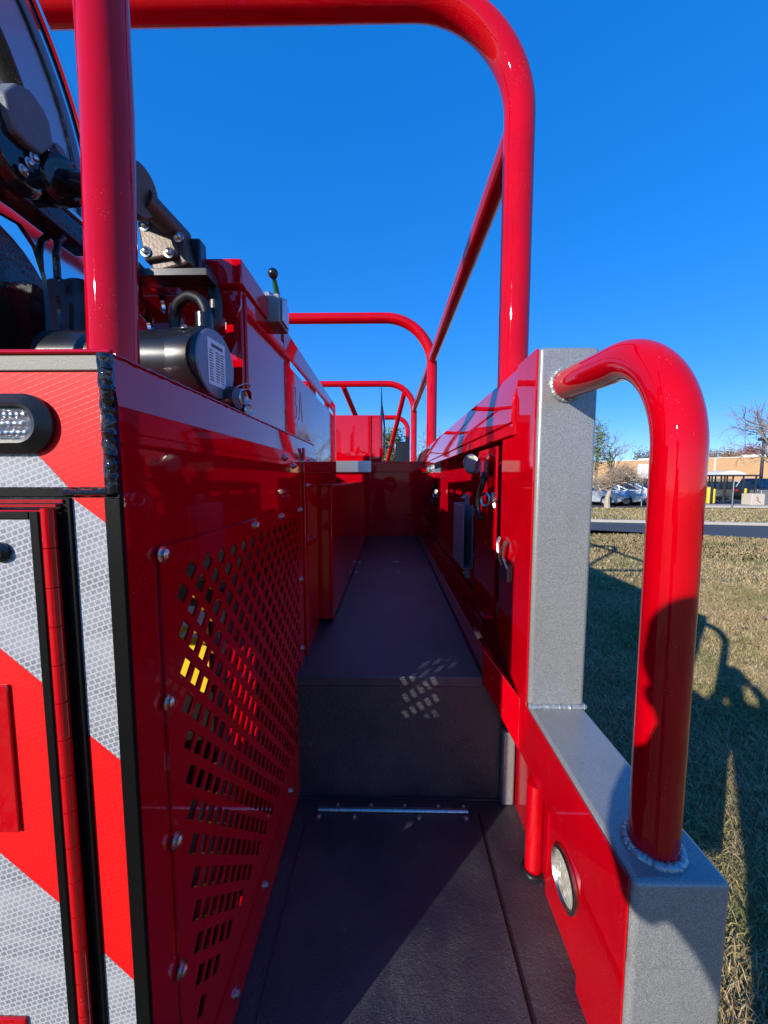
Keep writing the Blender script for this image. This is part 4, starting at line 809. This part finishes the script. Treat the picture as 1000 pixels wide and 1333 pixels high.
# ---- trees
def leafmat(key, name, c0, c1):
    m, t, b = mat(name, c0, .7); n = noise(t, coords(t), 1.3, 3); t.links.new(ramp(t, n, [(.3, c0), (.7, c1)]), b.inputs['Base Color'])
    b.inputs['Subsurface Weight'].default_value = 0; M[key] = m
leafmat('leaf_tan', 'dry_tan_leaves', (.20,.12,.06), (.36,.24,.13)); leafmat('leaf_green', 'pine_needles', (.07,.12,.03), (.20,.24,.06)); leafmat('leaf_red', 'red_autumn_leaves', (.22,.03,.03), (.38,.08,.06)); leafmat('leaf_olive', 'olive_leaves', (.09,.09,.035), (.17,.15,.06))
plain('bark', 'grey_brown_bark', (.22,.17,.13), .9, 0, 0, 20, .5, .02); plain('bark_pale', 'pale_bark', (.42,.34,.26), .9, 0, 0, 20, .5, .02)
def tree(name, label, x, y, h, spread, style, leaf=None, nleaf=0, lsize=.1, bark='bark', seed=1, group=None, levels=4, trunk_r=None, zlo=.3):
    rnd = random.Random(seed); root = thing(name, label, 'tree', (x, y, 0), group); bm = nb(); tips = []; tr = trunk_r or h*.022
    tw = nb()
    def branch(p, d, L, r, lev):
        n = 4; pts = [p]; q_ = p; dd = d.copy()
        for k in range(n):
            dd = (dd+Vector([rnd.gauss(0,.12) for _ in range(3)])+Vector((0,0,.05))).normalized(); q_ = q_+dd*L/n; pts.append(q_)
            if lev >= 1: tips.append(q_)
        tube(bm if lev == 0 else tw, pts, [r*(1-.14*k) for k in range(n+1)], 7 if lev == 0 else (5 if lev < 3 else 3), False)
        if lev < levels:
            for k in range(5 if lev < 2 else 4):
                a = rnd.uniform(0, 6.283); b0 = pts[rnd.randint(1 if lev else (2 if style != 'wide' else 3), n)]; tilt = rnd.uniform(.45, 1.0) if style != 'wide' else rnd.uniform(.6, 1.25)
                o_ = dd.orthogonal().normalized(); o_ = Matrix.Rotation(a, 3, dd) @ o_; nd = (dd*math.cos(tilt)+o_*math.sin(tilt)*spread).normalized()
                branch(b0, nd, L*rnd.uniform(.55, .78), max(r*.52, h*.0016), lev+1)
    base = Vector((x, y, 0))
    if style == 'pine':
        tube(bm, [base, base+Vector((0,0,h*.5)), base+Vector((0,0,h))], [tr, tr*.7, tr*.15], 8, False)
        for k in range(60):
            z = h*(zlo+.7*rnd.random()**.9); L = spread*(1.05-z/h)*rnd.uniform(.6,1.1)+.15; a = rnd.uniform(0, 6.283); p0 = base+Vector((0,0,z)); p1 = p0+Vector((math.cos(a)*L, math.sin(a)*L, L*rnd.uniform(-.05,.3)))
            tube(tw, [p0, p1], [tr*.22, tr*.05], 4, False)
            for j in range(7): tips.append(p0.lerp(p1, .35+.65*j/6))
    else: branch(base, Vector((0,0,1)), h*(.42 if style != 'wide' else .38), tr, 0)
    zm = max(v_.co.z for v_ in list(bm.verts)+list(tw.verts)); k_ = h/zm; kx = k_ if style != 'wide' else k_*1.15
    for b3 in (bm, tw):
        for v_ in b3.verts: v_.co = Vector((x+(v_.co.x-x)*kx, y+(v_.co.y-y)*kx, v_.co.z*k_))
    tips = [Vector((x+(c_.x-x)*kx, y+(c_.y-y)*kx, c_.z*k_)) for c_ in tips]
    if style == 'wide': tips = [c_ for c_ in tips if c_.z > h*.42]
    obj('trunk', bm, bark, root, z=0); obj('branches', tw, bark, root, z=0)
    if nleaf:
        lf = nb()
        for k in range(nleaf):
            c = rnd.choice(tips)+Vector([rnd.gauss(0, lsize*1.6) for _ in range(3)]); s_ = lsize*rnd.uniform(.6, 1.3)
            Mx = Matrix.Rotation(rnd.uniform(0,6.28), 3, 'Z') @ Matrix.Rotation(rnd.uniform(0,3.1), 3, 'X')
            lf.faces.new([lf.verts.new(c+Mx @ Vector(q_)*s_) for q_ in ((-.5,0,0),(0,-.28,.08),(.5,0,0),(0,.28,-.05))])
        obj('crown', lf, leaf, root, z=0, smooth=False)
    return root
p = W(790.5, 661.5); tree('ornamental_tree', 'small round tree with dry tan leaves and a pale trunk on the verge', p.x, p.y, 2.6, 1.0, 'wide', 'leaf_tan', 5000, .07, 'bark_pale', 3, levels=5, trunk_r=.11)
p = WY(777, 600, 60); tree('pine_tree', 'sparse green pine rising behind the small round tree', p.x, 60, 10.5, 3.8, 'pine', 'leaf_green', 1500, .34, seed=5, zlo=.25)
p = WY(802, 600, 64); tree('bare_tree', 'leafless grey tree above the brick wall beside the pine', p.x, 64, 10.2, 1.0, 'up', seed=11, levels=4)
p = WY(1020, 600, 24); tree('bare_tree', 'leafless tree whose dark twigs enter at the right edge of the photo', p.x, 24, 8.0, 1.0, 'up', seed=14, levels=4)
p = WY(597, 560, 30); tree('bare_tree', 'leafless tree behind the red rail, right of the second roll bar', p.x, 30, 6.9, 1.0, 'up', seed=21, levels=4)
p = WY(548, 580, 34); tree('bare_tree', 'leafless tree seen between the two thin far roll bar legs', p.x, 34, 5.6, 1.0, 'up', seed=25, levels=4)
p = WY(506, 580, 26); tree('pine_tree', 'green needled tree behind the mirror at the end of the deck', p.x, 26, 5.6, 1.9, 'pine', 'leaf_green', 4200, .22, seed=8, zlo=.12)
sk = [(762,588,'leaf_olive'),(838,592,'leaf_olive'),(908,590,'leaf_olive'),(921,587,None),(929,591,'leaf_olive'),(938,587,None),(945,589,'leaf_tan'),(953,587,None),(960,590,'leaf_tan'),(968,586,'leaf_red'),(978,587,'leaf_red'),(986,588,None),(993,586,'leaf_red'),(1004,585,'leaf_red'),(1016,586,None)]
nm = {'leaf_olive': 'olive leaved', 'leaf_tan': 'tan leaved', 'leaf_red': 'dark red leaved', None: 'leafless'}
pos = ['left of the ornamental tree', 'above the white sign board', 'hidden partly by the red handle', 'just right of the red handle', 'above the bollards', 'above the left end of the bus shelter', 'above the shelter roof crown', 'over the middle of the shelter', 'over the right half of the shelter', 'over the right end of the shelter', 'just left of the street lamp head', 'directly behind the street lamp', 'just right of the street lamp', 'at the right edge of the photo', 'beyond the right edge of the photo']
for k, (u, v_, lf) in enumerate(sk):
    Y = 105+8*(k % 3); p = WY(u, v_, Y); tree('skyline_tree', '%s tree on the skyline, %s' % (nm[lf], pos[k]), p.x, Y, p.z+1.2, 1.0, 'up', lf, 2600 if lf else 0, .45, seed=40+k, group='trees on the skyline behind the brick building', levels=3)
# far wooded horizon
wd = nb(); rnd = random.Random(4)
for k in range(9000):
    a = rnd.uniform(-1.3, 1.3); rr_ = rnd.uniform(230, 260); h = rnd.random()**1.3*(6+2.5*math.sin(a*9)+1.5*math.sin(a*31)); c = Vector((math.sin(a)*rr_, math.cos(a)*rr_, h)); s_ = rnd.uniform(.8, 1.9)
    Mx = Matrix.Rotation(rnd.uniform(0,6.28), 3, 'Z') @ Matrix.Rotation(rnd.uniform(.6,2.4), 3, 'X'); wd.faces.new([wd.verts.new(c+Mx @ Vector(q_)*s_) for q_ in ((-.6,-.3,0),(.5,-.4,.1),(.6,.4,0),(-.4,.5,.1))])
kind(obj('far_woods', wd, 'leaf_olive', None, z=0, smooth=False), 'stuff', 'distant mixed woodland along the horizon', 'woods')
# ---- grass blades near the truck (one object)
def grass(n, x0, x1, y0, y1, hh_, ww, keep=None):
    X = RNG.uniform(x0, x1, n); Y = RNG.uniform(y0, y1, n)
    return X, Y, hh_*RNG.uniform(.4, 1.25, n), ww*RNG.uniform(.6, 1.4, n)
parts = [grass(90000, .47, 3.2, .3, 3.4, .058, .0038), grass(80000, .47, 5.6, 2.6, 6.0, .06, .006), grass(50000, 1.5, 11, 5.5, 11.5, .065, .012), grass(60000, 5, 48, 13.6, 27, .09, .03), grass(12000, -3.5, .47, -3, .3, .075, .006), grass(8000, .47, 3.5, -3, .3, .075, .006)]
X = np.concatenate([p_[0] for p_ in parts]); Y = np.concatenate([p_[1] for p_ in parts]); Hh = np.concatenate([p_[2] for p_ in parts]); Ww = np.concatenate([p_[3] for p_ in parts])
# stop at the road edge
dd = (nb_-na); side_ = (X-na.x)*dd.y-(Y-na.y)*dd.x; k_ = side_ > 0 if ((0-na.x)*dd.y-(0-na.y)*dd.x) > 0 else side_ < 0
df = (fb-fa_); k2_ = (X-fa_.x)*df.y-(Y-fa_.y)*df.x; nr = ((X-fa_.x)*(-df.y)+(Y-fa_.y)*df.x)/df.length
k_ = (k_ & (Y < 13)) | ((nr > .4) & (Y > 13) & (Y < 21.5+.1*np.abs(X-20)) )
X, Y, Hh, Ww = X[k_], Y[k_], Hh[k_], Ww[k_]; n = len(X)
a = RNG.uniform(0, 2*np.pi, n); la_ = RNG.uniform(0, 2*np.pi, n); lean = RNG.uniform(.3, 1.5, n)*Hh
dx, dy = np.cos(a)*Ww/2, np.sin(a)*Ww/2; lx, ly = np.cos(la_)*lean, np.sin(la_)*lean
V = np.empty((n, 5, 3), np.float32)
V[:,0] = np.stack([X-dx, Y-dy, np.zeros(n)], 1); V[:,1] = np.stack([X+dx, Y+dy, np.zeros(n)], 1)
V[:,2] = np.stack([X+dx*.8+lx*.35, Y+dy*.8+ly*.35, Hh*.6], 1); V[:,3] = np.stack([X-dx*.8+lx*.35, Y-dy*.8+ly*.35, Hh*.6], 1); V[:,4] = np.stack([X+lx, Y+ly, Hh*.78], 1)
me = bpy.data.meshes.new('grass'); me.vertices.add(n*5); me.vertices.foreach_set('co', V.ravel())
base_ = np.arange(n)[:,None]*5; q4 = (base_+np.array([0,1,2,3])).ravel(); t3 = (base_+np.array([3,2,4])).ravel()
loops = np.concatenate([q4, t3]); me.loops.add(len(loops)); me.loops.foreach_set('vertex_index', loops.astype(np.int32))
me.polygons.add(2*n); me.polygons.foreach_set('loop_start', np.concatenate([np.arange(n)*4, 4*n+np.arange(n)*3]).astype(np.int32)); me.polygons.foreach_set('loop_total', np.concatenate([np.full(n,4), np.full(n,3)]).astype(np.int32)); me.update(calc_edges=True)
m, t, b = mat('grass_blades', (.12,.12,.05), .7); g_ = N(t, 'ShaderNodeNewGeometry'); big = noise(t, coords(t), .9, 5, .65)
dry = ramp(t, g_.outputs['Random Per Island'], [(0,(.34,.24,.11)),(.35,(.50,.37,.18)),(.7,(.30,.21,.10)),(1,(.60,.48,.28))]); grn = ramp(t, g_.outputs['Random Per Island'], [(0,(.10,.13,.03)),(.5,(.20,.20,.06)),(1,(.38,.33,.14))])
c = mixc(t, ramp(t, big, [(.36,(0,0,0)),(.54,(1,1,1))]), grn, dry); t.links.new(c, b.inputs['Base Color']); me.materials.append(m)
go = bpy.data.objects.new('grass', me); COL.objects.link(go); kind(go, 'stuff', 'short dry autumn grass beside the truck', 'grass')
# fallen leaves
lf = nb(); rnd = random.Random(9)
for k in range(420):
    x = rnd.uniform(.5, 7); y = rnd.uniform(.5, 9); c = Vector((x, y, .05+rnd.random()*.03)); s_ = rnd.uniform(.025, .05)
    Mx = Matrix.Rotation(rnd.uniform(0,6.28), 3, 'Z') @ Matrix.Rotation(rnd.uniform(-.6,.6), 3, 'X'); o5 = [(-.6,0,0),(-.3,-.3,.1),(.2,-.35,.15),(.6,0,.05),(.25,.3,.2),(-.3,.35,.1)]
    lf.faces.new([lf.verts.new(c+Mx @ Vector(q_)*s_) for q_ in o5])
plain('fallen', 'fallen_leaf', (.28,.12,.05), .7); kind(obj('fallen_leaves', lf, 'fallen', None, z=0, smooth=False), 'stuff', 'brown fallen leaves scattered in the grass', 'leaves')
